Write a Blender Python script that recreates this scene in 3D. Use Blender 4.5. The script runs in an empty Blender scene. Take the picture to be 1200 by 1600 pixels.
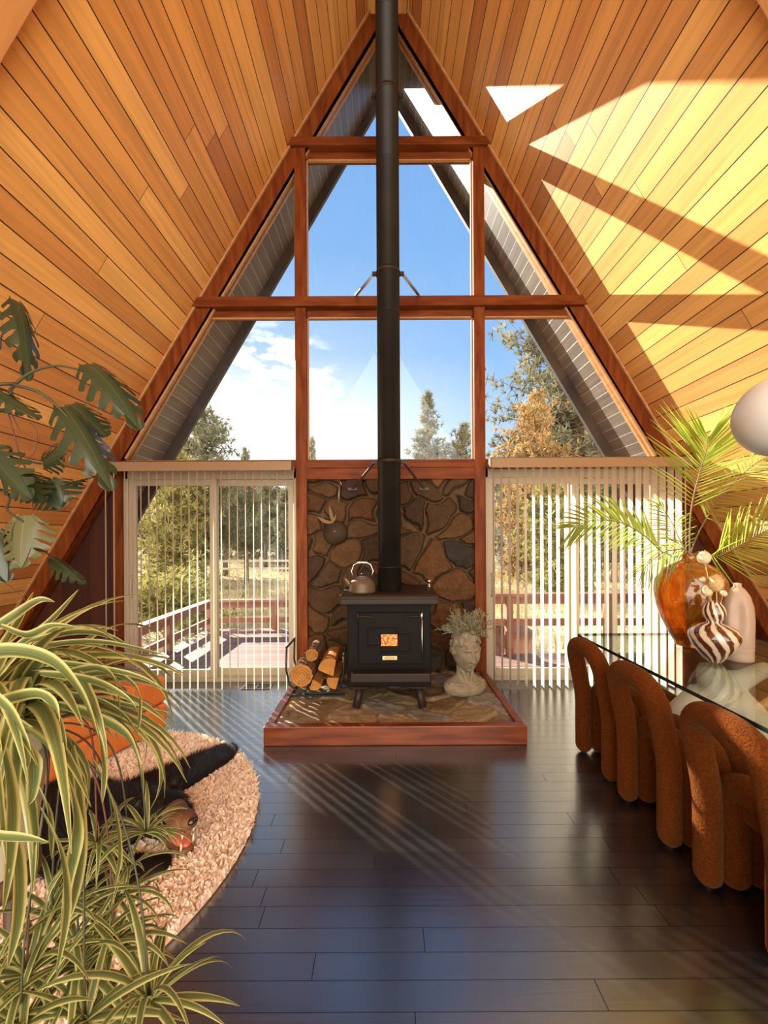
import bpy, bmesh, math, random
import numpy as np
from mathutils import Vector, Matrix, Quaternion, noise as mnoise

SC = bpy.context.scene
COL = SC.collection
R = random.Random(7)
PI = math.pi
rad = math.radians

# ------------------------------------------------------------------ camera frame (1200 x 1600, level camera at 1.42 m)
F = 601.0
EYE = 1.42
HOR = 840.0
def P(u, v, Y):
    return Vector(((u-600)/F*Y, Y, EYE+(HOR-v)/F*Y))

# ------------------------------------------------------------------ object helpers
def tag(o, label=None, cat=None, group=None, kind=None):
    if label: o['label'] = label
    if cat: o['category'] = cat
    if group: o['group'] = group
    if kind: o['kind'] = kind
    return o

def empty(name, loc=(0, 0, 0), rz=0.0, parent=None):
    o = bpy.data.objects.new(name, None)
    o.empty_display_size = .05
    COL.objects.link(o)
    o.location = loc
    o.rotation_euler = (0, 0, rz)
    if parent: o.parent = parent
    return o

def copy_tree(o, parent=None):
    c = o.copy()
    COL.objects.link(c)
    if parent: c.parent = parent
    for ch in list(o.children):
        copy_tree(ch, c)
    return c

def link(name, me, m, parent=None, bevel=0, seg=2):
    o = bpy.data.objects.new(name, me)
    COL.objects.link(o)
    ms = m if isinstance(m, (list, tuple)) else [m]
    for x in ms: me.materials.append(x)
    if parent: o.parent = parent
    if bevel:
        b = o.modifiers.new('bevel', 'BEVEL')
        b.width = bevel; b.segments = seg; b.limit_method = 'ANGLE'; b.angle_limit = rad(35)
        b.harden_normals = False
    return o

class MB:
    """collects shapes, then builds one mesh object"""
    def __init__(s):
        s.v = []; s.f = []; s.uv = []; s.sm = []; s.mi = []
    def add(s, vs, fs, uvs=None, smooth=False, mi=0):
        b = len(s.v)
        s.v += [tuple(x) for x in vs]
        s.uv += list(uvs) if uvs else [(0, 0)]*len(vs)
        for f in fs:
            s.f.append(tuple(b+i for i in f)); s.sm.append(smooth); s.mi.append(mi)
        return s
    def box(s, lo, hi, mi=0, M=None):
        x0, y0, z0 = lo; x1, y1, z1 = hi
        vs = [Vector(p) for p in ((x0,y0,z0),(x1,y0,z0),(x1,y1,z0),(x0,y1,z0),(x0,y0,z1),(x1,y0,z1),(x1,y1,z1),(x0,y1,z1))]
        if M is not None: vs = [M @ p for p in vs]
        return s.add(vs, [(0,3,2,1),(4,5,6,7),(0,1,5,4),(1,2,6,5),(2,3,7,6),(3,0,4,7)], mi=mi)
    def bar(s, a, b, w, h, up=(0, 0, 1), mi=0):
        """square bar from a to b, w across, h along up"""
        a = Vector(a); b = Vector(b); t = (b-a).normalized()
        u = Vector(up)
        sx = t.cross(u)
        if sx.length < 1e-4: sx = t.cross(Vector((1, 0, 0)))
        sx.normalize(); u = sx.cross(t).normalized()
        vs = []
        for p in (a, b):
            for i, j in ((-1,-1),(1,-1),(1,1),(-1,1)):
                vs.append(p+sx*(i*w/2)+u*(j*h/2))
        return s.add(vs, [(0,1,2,3),(7,6,5,4),(0,4,5,1),(1,5,6,2),(2,6,7,3),(3,7,4,0)], mi=mi)
    def prism(s, poly, y0, y1, mi=0):
        """polygon in x,z extruded along y"""
        n = len(poly)
        vs = [(p[0], y0, p[1]) for p in poly]+[(p[0], y1, p[1]) for p in poly]
        fs = [tuple(range(n)), tuple(reversed(range(n, 2*n)))]
        for i in range(n):
            j = (i+1) % n
            fs.append((i, i+n, j+n, j))
        return s.add(vs, fs, mi=mi)
    def extrude_z(s, poly, z0, z1, mi=0):
        n = len(poly)
        vs = [(p[0], p[1], z0) for p in poly]+[(p[0], p[1], z1) for p in poly]
        fs = [tuple(reversed(range(n))), tuple(range(n, 2*n))]
        for i in range(n):
            j = (i+1) % n
            fs.append((i, j, j+n, i+n))
        return s.add(vs, fs, mi=mi)
    def tube(s, pts, r, n=8, cap=True, mi=0, rnd=False, squash=None):
        pts = [Vector(p) for p in pts]
        rs = list(r) if isinstance(r, (list, tuple)) else [r]*len(pts)
        if rnd:                                  # rounded ends
            def dome(p, d, rr):
                return [(p+d*rr*math.sin(a), rr*math.cos(a)) for a in (rad(25), rad(50), rad(72), rad(86))]
            d0 = (pts[0]-pts[1]).normalized(); d1 = (pts[-1]-pts[-2]).normalized()
            A = list(reversed(dome(pts[0], d0, rs[0]))); B = dome(pts[-1], d1, rs[-1])
            pts = [a for a, _ in A]+pts+[b for b, _ in B]
            rs = [q for _, q in A]+rs+[q for _, q in B]
        T = []
        for i in range(len(pts)):
            a = pts[max(i-1, 0)]; b = pts[min(i+1, len(pts)-1)]
            d = b-a
            T.append(d.normalized() if d.length > 1e-9 else Vector((0, 0, 1)))
        ref = Vector((0, 0, 1)) if abs(T[0].z) < .9 else Vector((1, 0, 0))
        N = (ref-T[0]*ref.dot(T[0])).normalized()
        vs = []; uvs = []; L = 0
        for i, p in enumerate(pts):
            if i:
                q = T[i-1].rotation_difference(T[i]); N = (q @ N)
                N = (N-T[i]*N.dot(T[i])).normalized()
                L += (pts[i]-pts[i-1]).length
            B = T[i].cross(N)
            for k in range(n):
                a = 2*PI*k/n
                vs.append(p+(N*math.cos(a)+B*math.sin(a))*rs[i]); uvs.append((k/n, L))
        fs = []
        for i in range(len(pts)-1):
            for k in range(n):
                k2 = (k+1) % n
                fs.append((i*n+k, i*n+k2, (i+1)*n+k2, (i+1)*n+k))
        if cap:
            fs.append(tuple(reversed(range(n)))); fs.append(tuple(range((len(pts)-1)*n, len(pts)*n)))
        return s.add(vs, fs, uvs, True, mi)
    def lathe(s, prof, c=(0, 0, 0), n=32, mi=0, smooth=True, sx=1, sy=1, cap=False):
        """prof: (r,z) list"""
        c = Vector(c); vs = []; fs = []; uvs = []
        m = len(prof)
        for i, (r, z) in enumerate(prof):
            for k in range(n):
                a = 2*PI*k/n
                vs.append((c.x+r*math.cos(a)*sx, c.y+r*math.sin(a)*sy, c.z+z)); uvs.append((k/n, z))
        for i in range(m-1):
            for k in range(n):
                k2 = (k+1) % n
                fs.append((i*n+k, i*n+k2, (i+1)*n+k2, (i+1)*n+k))
        if cap:
            fs.append(tuple(reversed(range(n)))); fs.append(tuple(range((m-1)*n, m*n)))
        return s.add(vs, fs, uvs, smooth, mi)
    def ell(s, c, r, n=16, m=10, M=None, mi=0):
        c = Vector(c); vs = []; fs = []
        for i in range(m+1):
            t = PI*i/m
            for k in range(n):
                a = 2*PI*k/n
                p = Vector((r[0]*math.sin(t)*math.cos(a), r[1]*math.sin(t)*math.sin(a), -r[2]*math.cos(t)))
                if M is not None: p = M @ p
                vs.append(c+p)
        for i in range(m):
            for k in range(n):
                k2 = (k+1) % n
                fs.append((i*n+k, i*n+k2, (i+1)*n+k2, (i+1)*n+k))
        return s.add(vs, fs, None, True, mi)
    def ribbon(s, pts, ws, side, cols=4, fold=.25, mi=0, twist=0.0):
        """leaf-like strip; uv.x across 0..1, uv.y along"""
        pts = [Vector(p) for p in pts]; n = len(pts)
        S0 = Vector(side); vs = []; uvs = []; fs = []
        for i, p in enumerate(pts):
            t = (pts[min(i+1, n-1)]-pts[max(i-1, 0)]).normalized()
            S = S0-t*S0.dot(t)
            if S.length < 1e-5: S = t.orthogonal()
            S.normalize()
            if twist: S = Quaternion(t, twist*i/(n-1)) @ S
            N = t.cross(S)
            for j in range(cols+1):
                q = j/cols*2-1
                vs.append(p+S*(q*ws[i]/2)+N*(-abs(q)*ws[i]*fold/2)); uvs.append((j/cols, i/(n-1)))
        c = cols+1
        for i in range(n-1):
            for j in range(cols):
                fs.append((i*c+j, i*c+j+1, (i+1)*c+j+1, (i+1)*c+j))
        return s.add(vs, fs, uvs, True, mi)
    def mesh(s, name, uvf=None):
        me = bpy.data.meshes.new(name)
        me.from_pydata(s.v, [], s.f)
        me.polygons.foreach_set('use_smooth', s.sm)
        me.polygons.foreach_set('material_index', s.mi)
        uv = me.uv_layers.new(name='UVMap')
        li = np.zeros(len(me.loops), dtype=np.int32)
        me.loops.foreach_get('vertex_index', li)
        a = np.array([uvf(p) for p in s.v] if uvf else s.uv, dtype=np.float32)
        uv.data.foreach_set('uv', a[li].ravel())
        me.update()
        return me
    def build(s, name, m, parent=None, uvf=None, bevel=0, seg=2):
        return link(name, s.mesh(name, uvf), m, parent, bevel, seg)

def np_mesh(name, V, Fc, col=None, smooth=False):
    """fast mesh from numpy arrays, all faces with the same corner count"""
    V = np.asarray(V, dtype=np.float32); Fc = np.asarray(Fc, dtype=np.int32)
    me = bpy.data.meshes.new(name)
    k = Fc.shape[1]
    me.vertices.add(len(V)); me.vertices.foreach_set('co', V.ravel())
    me.loops.add(Fc.size); me.loops.foreach_set('vertex_index', Fc.ravel())
    me.polygons.add(len(Fc))
    me.polygons.foreach_set('loop_start', np.arange(0, Fc.size, k, dtype=np.int32))
    me.polygons.foreach_set('loop_total', np.full(len(Fc), k, dtype=np.int32))
    me.polygons.foreach_set('use_smooth', np.full(len(Fc), smooth))
    if col is not None:
        at = me.color_attributes.new('Col', 'FLOAT_COLOR', 'POINT')
        at.data.foreach_set('color', np.asarray(col, dtype=np.float32).ravel())
    me.update(calc_edges=True)
    me.validate()
    return me

def blob_mesh(name, mb, vox=.01, smooth=3):
    """fuse the collected shapes into one continuous skin"""
    me = mb.mesh(name+'_raw')
    o = bpy.data.objects.new(name+'_raw', me); COL.objects.link(o)
    r = o.modifiers.new('r', 'REMESH'); r.mode = 'VOXEL'; r.voxel_size = vox
    if smooth:
        q = o.modifiers.new('s', 'SMOOTH'); q.factor = .5; q.iterations = smooth
    dg = bpy.context.evaluated_depsgraph_get()
    out = bpy.data.meshes.new_from_object(o.evaluated_get(dg))
    out.name = name
    bpy.data.objects.remove(o); bpy.data.meshes.remove(me)
    out.polygons.foreach_set('use_smooth', [True]*len(out.polygons))
    out.materials.clear()
    return out

# ------------------------------------------------------------------ material helpers
def new_mat(name):
    m = bpy.data.materials.new(name); m.use_nodes = True
    nt = m.node_tree; nt.nodes.clear()
    out = nt.nodes.new('ShaderNodeOutputMaterial')
    return m, nt, out

def N(nt, typ, **kw):
    n = nt.nodes.new(typ)
    for k, v in kw.items(): setattr(n, k, v)
    return n

def ramp(nt, fac, stops, interp='LINEAR'):
    r = N(nt, 'ShaderNodeValToRGB'); r.color_ramp.interpolation = interp
    e = r.color_ramp.elements
    while len(e) < len(stops): e.new(.5)
    for i, (p, c) in enumerate(stops):
        e[i].position = p; e[i].color = (c[0], c[1], c[2], 1)
    if fac is not None: nt.links.new(fac, r.inputs[0])
    return r.outputs[0]

def math_n(nt, op, a, b=None, clamp=False):
    n = N(nt, 'ShaderNodeMath', operation=op); n.use_clamp = clamp
    for i, x in enumerate((a, b)):
        if x is None: continue
        if isinstance(x, (int, float)): n.inputs[i].default_value = x
        else: nt.links.new(x, n.inputs[i])
    return n.outputs[0]

def mixc(nt, fac, a, b, mode='MIX'):
    n = N(nt, 'ShaderNodeMix', data_type='RGBA', blend_type=mode)
    for i, x in ((0, fac), (6, a), (7, b)):
        if isinstance(x, (int, float)): n.inputs[i].default_value = x
        elif isinstance(x, (tuple, list)): n.inputs[i].default_value = (x[0], x[1], x[2], 1)
        else: nt.links.new(x, n.inputs[i])
    return n.outputs[2]

def principled(nt, out, col, rough=.5, metal=0, spec=.5, **kw):
    b = N(nt, 'ShaderNodeBsdfPrincipled')
    if isinstance(col, (tuple, list)): b.inputs['Base Color'].default_value = (*col[:3], 1)
    else: nt.links.new(col, b.inputs['Base Color'])
    if isinstance(rough, (int, float)): b.inputs['Roughness'].default_value = rough
    else: nt.links.new(rough, b.inputs['Roughness'])
    b.inputs['Metallic'].default_value = metal
    b.inputs['Specular IOR Level'].default_value = spec
    for k, v in kw.items(): b.inputs[k].default_value = v
    if out: nt.links.new(b.outputs[0], out.inputs[0])
    return b

def mat(name, col, rough=.5, metal=0, spec=.5, col2=None, scale=8, detail=4, stretch=(1, 1, 1), bump=0, bscale=None, contrast=(.35, .65), **kw):
    m, nt, out = new_mat(name)
    c = col
    vec = None
    if col2 is not None or bump:
        tc = N(nt, 'ShaderNodeTexCoord'); mp = N(nt, 'ShaderNodeMapping')
        mp.inputs['Scale'].default_value = stretch
        nt.links.new(tc.outputs['Object'], mp.inputs[0]); vec = mp.outputs[0]
    if col2 is not None:
        nz = N(nt, 'ShaderNodeTexNoise'); nz.inputs['Scale'].default_value = scale; nz.inputs['Detail'].default_value = detail
        nt.links.new(vec, nz.inputs['Vector'])
        c = ramp(nt, nz.outputs[0], [(contrast[0], col), (contrast[1], col2)])
    b = principled(nt, out, c, rough, metal, spec, **kw)
    if bump:
        nb = N(nt, 'ShaderNodeTexNoise'); nb.inputs['Scale'].default_value = bscale or scale; nb.inputs['Detail'].default_value = 3
        nt.links.new(vec, nb.inputs['Vector'])
        bp = N(nt, 'ShaderNodeBump'); bp.inputs['Strength'].default_value = bump; bp.inputs['Distance'].default_value = .01
        nt.links.new(nb.outputs[0], bp.inputs['Height']); nt.links.new(bp.outputs[0], b.inputs['Normal'])
    return m

def plank_mat(name, width, length, pal, groove, gw=.02, jw=.004, rough=.5, spec=.4, grain=.35, gscale=(1.2, 30), bump=.4, joints=True, gbump=.15, rvar=0):
    """boards along UV.x, stacked along UV.y (metres)"""
    m, nt, out = new_mat(name)
    uv = N(nt, 'ShaderNodeUVMap'); sp = N(nt, 'ShaderNodeSeparateXYZ'); nt.links.new(uv.outputs[0], sp.inputs[0])
    U, V = sp.outputs[0], sp.outputs[1]
    vs = math_n(nt, 'DIVIDE', V, width)
    row = math_n(nt, 'FLOOR', vs)
    fr = math_n(nt, 'FRACT', vs)
    w1 = N(nt, 'ShaderNodeTexWhiteNoise', noise_dimensions='1D'); nt.links.new(row, w1.inputs['W'])
    us = math_n(nt, 'ADD', math_n(nt, 'DIVIDE', U, length), math_n(nt, 'MULTIPLY', w1.outputs[0], 13.7))
    pc = math_n(nt, 'FLOOR', us); fu = math_n(nt, 'FRACT', us)
    cb = N(nt, 'ShaderNodeCombineXYZ'); nt.links.new(row, cb.inputs[0]); nt.links.new(pc if joints else row, cb.inputs[1])
    w2 = N(nt, 'ShaderNodeTexWhiteNoise', noise_dimensions='2D'); nt.links.new(cb.outputs[0], w2.inputs['Vector'])
    base = ramp(nt, w2.outputs[0], pal)
    gv = N(nt, 'ShaderNodeCombineXYZ')
    nt.links.new(math_n(nt, 'MULTIPLY', U, gscale[0]), gv.inputs[0])
    nt.links.new(math_n(nt, 'MULTIPLY', V, gscale[1]), gv.inputs[1])
    nt.links.new(math_n(nt, 'MULTIPLY', w2.outputs[0], 37.0), gv.inputs[2])
    nz = N(nt, 'ShaderNodeTexNoise'); nz.inputs['Scale'].default_value = 1.0; nz.inputs['Detail'].default_value = 6; nz.inputs['Distortion'].default_value = 1.2
    nt.links.new(gv.outputs[0], nz.inputs['Vector'])
    g = ramp(nt, nz.outputs[0], [(.3, (1-grain,)*3), (.62, (1+grain*.15,)*3)])
    c = mixc(nt, 1.0, base, g, 'MULTIPLY')
    m1 = math_n(nt, 'LESS_THAN', fr, gw)
    mask = m1
    if joints:
        m2 = math_n(nt, 'LESS_THAN', fu, jw)
        mask = math_n(nt, 'MAXIMUM', m1, m2)
    c = mixc(nt, mask, c, groove)
    rr = rough
    if rvar:
        rr = math_n(nt, 'ADD', math_n(nt, 'MULTIPLY', mask, .5), math_n(nt, 'ADD', rough-rvar/2, math_n(nt, 'MULTIPLY', w2.outputs[0], rvar)))
    b = principled(nt, out, c, rr, 0, spec)
    if rvar: nt.links.new(math_n(nt, 'MULTIPLY', math_n(nt, 'SUBTRACT', 1.0, mask), spec), b.inputs['Specular IOR Level'])
    h = math_n(nt, 'SUBTRACT', math_n(nt, 'MULTIPLY', nz.outputs[0], gbump), mask)
    bp = N(nt, 'ShaderNodeBump'); bp.inputs['Strength'].default_value = bump; bp.inputs['Distance'].default_value = .004
    nt.links.new(h, bp.inputs['Height']); nt.links.new(bp.outputs[0], b.inputs['Normal'])
    return m

def leaf_mat(name, stops, rough=.45, trans=.35, tcol=None, spec=.5, across=True):
    m, nt, out = new_mat(name)
    uv = N(nt, 'ShaderNodeUVMap'); sp = N(nt, 'ShaderNodeSeparateXYZ'); nt.links.new(uv.outputs[0], sp.inputs[0])
    c = ramp(nt, sp.outputs[0], stops)
    b = principled(nt, None, c, rough, 0, spec)
    t = N(nt, 'ShaderNodeBsdfTranslucent')
    if tcol: t.inputs[0].default_value = (*tcol, 1)
    else: nt.links.new(c, t.inputs[0])
    mx = N(nt, 'ShaderNodeMixShader'); mx.inputs[0].default_value = trans
    nt.links.new(b.outputs[0], mx.inputs[1]); nt.links.new(t.outputs[0], mx.inputs[2]); nt.links.new(mx.outputs[0], out.inputs[0])
    return m

def foliage_mat(name, c1, c2, trans=.4, scale=.9):
    m, nt, out = new_mat(name)
    tc = N(nt, 'ShaderNodeTexCoord'); nz = N(nt, 'ShaderNodeTexNoise'); nz.inputs['Scale'].default_value = scale; nz.inputs['Detail'].default_value = 5
    nt.links.new(tc.outputs['Object'], nz.inputs['Vector'])
    c = ramp(nt, nz.outputs[0], [(.35, c1), (.68, c2)])
    d = N(nt, 'ShaderNodeBsdfDiffuse'); t = N(nt, 'ShaderNodeBsdfTranslucent')
    nt.links.new(c, d.inputs[0]); nt.links.new(c, t.inputs[0])
    mx = N(nt, 'ShaderNodeMixShader'); mx.inputs[0].default_value = trans
    nt.links.new(d.outputs[0], mx.inputs[1]); nt.links.new(t.outputs[0], mx.inputs[2]); nt.links.new(mx.outputs[0], out.inputs[0])
    return m

def pane_mat(name, tint=(.97, .985, .98), ior=1.45, rough=0.0):
    """clear sheet glass: lets light straight through, mirrors more at a grazing view"""
    m, nt, out = new_mat(name)
    lwt = N(nt, 'ShaderNodeLayerWeight'); lwt.inputs[0].default_value = .5
    f0 = ((ior-1)/(ior+1))**2
    fr = math_n(nt, 'ADD', math_n(nt, 'MULTIPLY', math_n(nt, 'POWER', lwt.outputs['Facing'], 5.0), 1-f0), f0)
    t = N(nt, 'ShaderNodeBsdfTransparent'); t.inputs[0].default_value = (*tint, 1)
    g = N(nt, 'ShaderNodeBsdfGlossy'); g.inputs['Roughness'].default_value = rough
    mx = N(nt, 'ShaderNodeMixShader'); nt.links.new(fr, mx.inputs[0])
    nt.links.new(t.outputs[0], mx.inputs[1]); nt.links.new(g.outputs[0], mx.inputs[2]); nt.links.new(mx.outputs[0], out.inputs[0])
    return m

def vcol_mat(name, rough=.8, spec=.3, bump=.3, bscale=60, mul=None):
    m, nt, out = new_mat(name)
    a = N(nt, 'ShaderNodeVertexColor'); a.layer_name = 'Col'
    tc = N(nt, 'ShaderNodeTexCoord'); nz = N(nt, 'ShaderNodeTexNoise'); nz.inputs['Scale'].default_value = bscale; nz.inputs['Detail'].default_value = 5
    nt.links.new(tc.outputs['Object'], nz.inputs['Vector'])
    c = mixc(nt, 1.0, a.outputs[0], ramp(nt, nz.outputs[0], [(.3, (.72,)*3), (.7, (1.15,)*3)]), 'MULTIPLY')
    b = principled(nt, out, c, rough, 0, spec)
    bp = N(nt, 'ShaderNodeBump'); bp.inputs['Strength'].default_value = bump; bp.inputs['Distance'].default_value = .006
    nt.links.new(nz.outputs[0], bp.inputs['Height']); nt.links.new(bp.outputs[0], b.inputs['Normal'])
    return m
# ------------------------------------------------------------------ materials
CEDAR = plank_mat('cedar_boards', .146, 4.4,
    [(0, (.52, .20, .06)), (.2, (.68, .30, .085)), (.6, (.83, .42, .118)), (1, (.92, .51, .155))],
    (.03, .008, .002), gw=.052, jw=.0008, rough=.42, spec=.35, grain=.22, gscale=(.8, 15), bump=.5)
DARKWOOD = plank_mat('redwood_wall_boards', .14, 9, [(0, (.04, .008, .003)), (1, (.07, .017, .006))], (.02, .005, .002), gw=.03, rough=.5, grain=.4, joints=False)
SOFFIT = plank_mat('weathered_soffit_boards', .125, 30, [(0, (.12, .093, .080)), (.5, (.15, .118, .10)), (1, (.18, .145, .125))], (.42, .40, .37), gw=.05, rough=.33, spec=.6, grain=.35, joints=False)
FLOORM = plank_mat('black_oak_floor', .083, 1.5, [(0, (.007, .0068, .007)), (.5, (.011, .0107, .011)), (1, (.017, .0165, .0165))], (.003, .003, .003), gw=.022, jw=.002, rough=.25, spec=1.0, grain=.55, gscale=(1.6, 30), bump=.35, gbump=.22, rvar=.05)
DECKM = plank_mat('red_deck_boards', .14, 30, [(0, (.27, .14, .11)), (1, (.38, .22, .18))], (.05, .02, .015), gw=.06, rough=.7, grain=.3, joints=False)
FRAME = mat('fir_frame', (.115, .022, .004), .5, spec=.15, col2=(.21, .054, .010), scale=3, stretch=(7, 7, 1), bump=.12)
FRAMEH = mat('fir_frame_horizontal', (.115, .022, .004), .5, spec=.15, col2=(.20, .051, .010), scale=3, stretch=(1, 7, 7), bump=.12)
TRIMW = mat('hearth_redwood', (.11, .020, .005), .33, spec=.45, col2=(.22, .055, .013), scale=3, stretch=(1, 9, 9), bump=.15)
[n for n in FLOORM.node_tree.nodes if n.type == 'BSDF_PRINCIPLED'][0].inputs['IOR'].default_value = 1.9; [n for n in FLOORM.node_tree.nodes if n.type == 'BSDF_PRINCIPLED'][0].inputs['Coat Weight'].default_value = 1.0; [n for n in FLOORM.node_tree.nodes if n.type == 'BSDF_PRINCIPLED'][0].inputs['Coat Roughness'].default_value = .2
RAFTC = mat('cedar_cover', (.62, .27, .08), .45, col2=(.70, .33, .11), scale=3, stretch=(1, 6, 1))
STOP = mat('light_fir_stop', (.40, .18, .06), .45, col2=(.50, .245, .09), scale=4, stretch=(1, 1, 6))
GLASS = pane_mat('window_glass', ior=1.3)
CREAM = mat('cream_vinyl', (.47, .39, .28), .4, spec=.4)
BARGE = mat('dark_barge_board', (.035, .03, .028), .6, col2=(.06, .05, .045), scale=5)
ROOFING = mat('roof_shingle', (.06, .055, .05), .9, col2=(.1, .09, .08), scale=20)
RAILM = mat('painted_red_rail', (.34, .14, .085), .6, col2=(.44, .20, .13), scale=6, stretch=(1, 1, 1))
IRON = mat('black_stove_iron', (.0055, .0038, .0028), .6, metal=0, spec=.16, bump=.06, bscale=180)
IRON2 = mat('stove_top_iron', (.022, .012, .007), .5, metal=.0, spec=.3, bump=.06, bscale=180)
PIPEM = mat('stovepipe_steel', (.012, .009, .007), .42, metal=.0, spec=.35, col2=(.018, .014, .010), scale=4, bump=.05, bscale=60)
STEEL = mat('bright_steel', (.55, .55, .56), .3, metal=1)
BRASS = mat('brass_plate', (.62, .42, .20), .38, metal=1)
CHROME = mat('chrome', (.85, .85, .86), .12, metal=1)
KETTLE = mat('worn_kettle', (.16, .11, .07), .45, metal=.3, col2=(.10, .07, .045), scale=6)
BLACKBAR = mat('black_bar', (.012, .012, .012), .45, spec=.5)
STONE_V = vcol_mat('flagstone_wall_stone', .75, .3, .5, 45)
STONE_H = vcol_mat('flagstone_hearth_stone', .55, .4, .45, 40)
CONCRETE = mat('cast_stone', (.21, .165, .105), .85, spec=.2, col2=(.30, .245, .165), scale=14, bump=.25, bscale=90)
BARK = mat('log_bark', (.11, .06, .035), .95, spec=.1, col2=(.24, .16, .11), scale=14, stretch=(3, .6, 3), bump=.9, bscale=30)
CUT = mat('cut_log_end', (.40, .16, .035), .75, spec=.15, col2=(.52, .24, .06), scale=10)
SPLIT = mat('split_log_face', (.33, .125, .03), .75, spec=.15, col2=(.44, .19, .05), scale=6, stretch=(8, 1, 8))
LEATHER = mat('rust_leather', (.56, .155, .03), .5, spec=.4, col2=(.64, .20, .045), scale=3, bump=.12, bscale=200)
BOUCLE = mat('rust_boucle', (.078, .018, .0024), .95, spec=.06, col2=(.118, .030, .0042), scale=110, detail=3, bump=.8, bscale=150, contrast=(.35, .65))
try:
    b_ = [n for n in BOUCLE.node_tree.nodes if n.type == 'BSDF_PRINCIPLED'][0]
    b_.inputs['Sheen Weight'].default_value = .14; b_.inputs['Sheen Roughness'].default_value = .4
    b_.inputs['Sheen Tint'].default_value = (.9, .5, .2, 1)
except Exception: pass
PLASTER = mat('white_plaster', (.56, .50, .41), .6, spec=.3, bump=.08, bscale=30)
CERAMIC = mat('pale_ceramic', (.38, .27, .19), .45, spec=.4, col2=(.43, .32, .23), scale=5)
OPAL = mat('opal_globe', (.58, .57, .53), .35, spec=.5)
FUR = mat('black_fur', (.0035, .003, .003), .5, spec=.22, col2=(.011, .007, .005), scale=12)
MUZZLE = mat('brown_muzzle', (.085, .034, .013), .6, col2=(.19, .085, .032), scale=7)
FURMIX = vcol_mat('bear_skin', .6, .3, .3, 60)
PINK = mat('mouth_pink', (.52, .10, .07), .3, spec=.5, col2=(.62, .16, .11), scale=20)
TOOTH = mat('tooth_ivory', (.78, .66, .42), .3)
EYE_M = mat('dark_eye', (.01, .008, .006), .08, spec=.8)
RUGP = foliage_mat('shag_pile', (.94, .81, .68), (.98, .90, .79), .25, 18)
RUGB = mat('rug_backing', (.70, .48, .36), .95, spec=.1)
VANE_M, nt_, out_ = new_mat('blind_vane')
d_ = N(nt_, 'ShaderNodeBsdfDiffuse'); d_.inputs[0].default_value = (.82, .76, .66, 1)
t_ = N(nt_, 'ShaderNodeBsdfTranslucent'); t_.inputs[0].default_value = (.80, .73, .60, 1)
x_ = N(nt_, 'ShaderNodeMixShader'); x_.inputs[0].default_value = .45
nt_.links.new(d_.outputs[0], x_.inputs[1]); nt_.links.new(t_.outputs[0], x_.inputs[2]); nt_.links.new(x_.outputs[0], out_.inputs[0])
VALANCE = mat('tan_valance', (.30, .185, .095), .5, spec=.4)
SPIDER = leaf_mat('spider_plant_leaf', [(0, (.66, .60, .26)), (.13, (.55, .53, .20)), (.23, (.19, .21, .055)), (.45, (.115, .15, .048)), (.5, (.21, .24, .10)), (.55, (.115, .15, .048)), (.77, (.19, .21, .055)), (.87, (.55, .53, .20)), (1, (.66, .60, .26))], .4, .33)
MONSTERA = leaf_mat('monstera_leaf', [(0, (.024, .042, .020)), (.48, (.034, .056, .026)), (.5, (.07, .10, .045)), (.52, (.034, .056, .026)), (1, (.024, .042, .020))], .27, .10, (.10, .16, .03), .6)
MONSTERA2 = leaf_mat('monstera_leaf_pale', [(0, (.10, .11, .045)), (.48, (.13, .135, .06)), (.5, (.2, .2, .1)), (.52, (.13, .135, .06)), (1, (.10, .11, .045))], .35, .15, (.16, .2, .05), .5)
STEMG = mat('green_brown_stem', (.05, .05, .022), .5)
ROOTM = mat('red_brown_root', (.13, .045, .025), .6)
PALM = leaf_mat('palm_leaflet', [(0, (.26, .34, .055)), (.5, (.36, .44, .08)), (1, (.26, .34, .055))], .38, .45, (.55, .60, .08))
PALMSTEM = mat('palm_stem', (.16, .12, .05), .5)
DRIED = mat('dried_flower', (.66, .46, .22), .85, spec=.1, col2=(.50, .32, .13), scale=60, bump=.6)
DRIEDW = mat('dried_cream_bud', (.68, .54, .34), .8, spec=.1, bump=.4, bscale=100)
SUCC = leaf_mat('grey_green_succulent', [(0, (.20, .20, .10)), (1, (.46, .44, .28))], .6, .15)
POTM = mat('cream_pot', (.66, .58, .42), .5, col2=(.58, .5, .36), scale=5)
STANDW = mat('dark_stand_wood', (.10, .05, .025), .5)
SOIL = mat('potting_soil', (.03, .02, .014), .95, col2=(.06, .04, .03), scale=40)
GROUND = mat('dry_grass_ground', (.32, .23, .115), .95, spec=.1, col2=(.46, .37, .23), scale=.9, detail=8, contrast=(.4, .62))
DRYG = foliage_mat('dry_grass_blades', (.36, .27, .10), (.50, .40, .20), .35)
NEEDLE = foliage_mat('pine_needles', (.13, .13, .075), (.30, .28, .175), .4, .7)
NEEDLEY = foliage_mat('yellowing_needles', (.24, .215, .065), (.46, .41, .15), .45, .8)
NEEDLEO = foliage_mat('rusty_needles', (.31, .19, .075), (.46, .31, .14), .45, .8)
TRUNKM = mat('pine_bark', (.10, .07, .05), .95, spec=.1, col2=(.22, .16, .12), scale=3, stretch=(3, 3, .6), bump=.8)
FENCEW = mat('weathered_fence', (.40, .33, .26), .9)
VENTM = mat('bronze_vent', (.10, .075, .05), .4, metal=.5)
DARKV = mat('vent_shade', (.008, .008, .008), .8)
GOURD = mat('dark_gourd', (.030, .017, .008), .6, spec=.2, col2=(.05, .03, .014), scale=8)
FEATHER = mat('tan_feather', (.22, .13, .055), .8)

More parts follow.
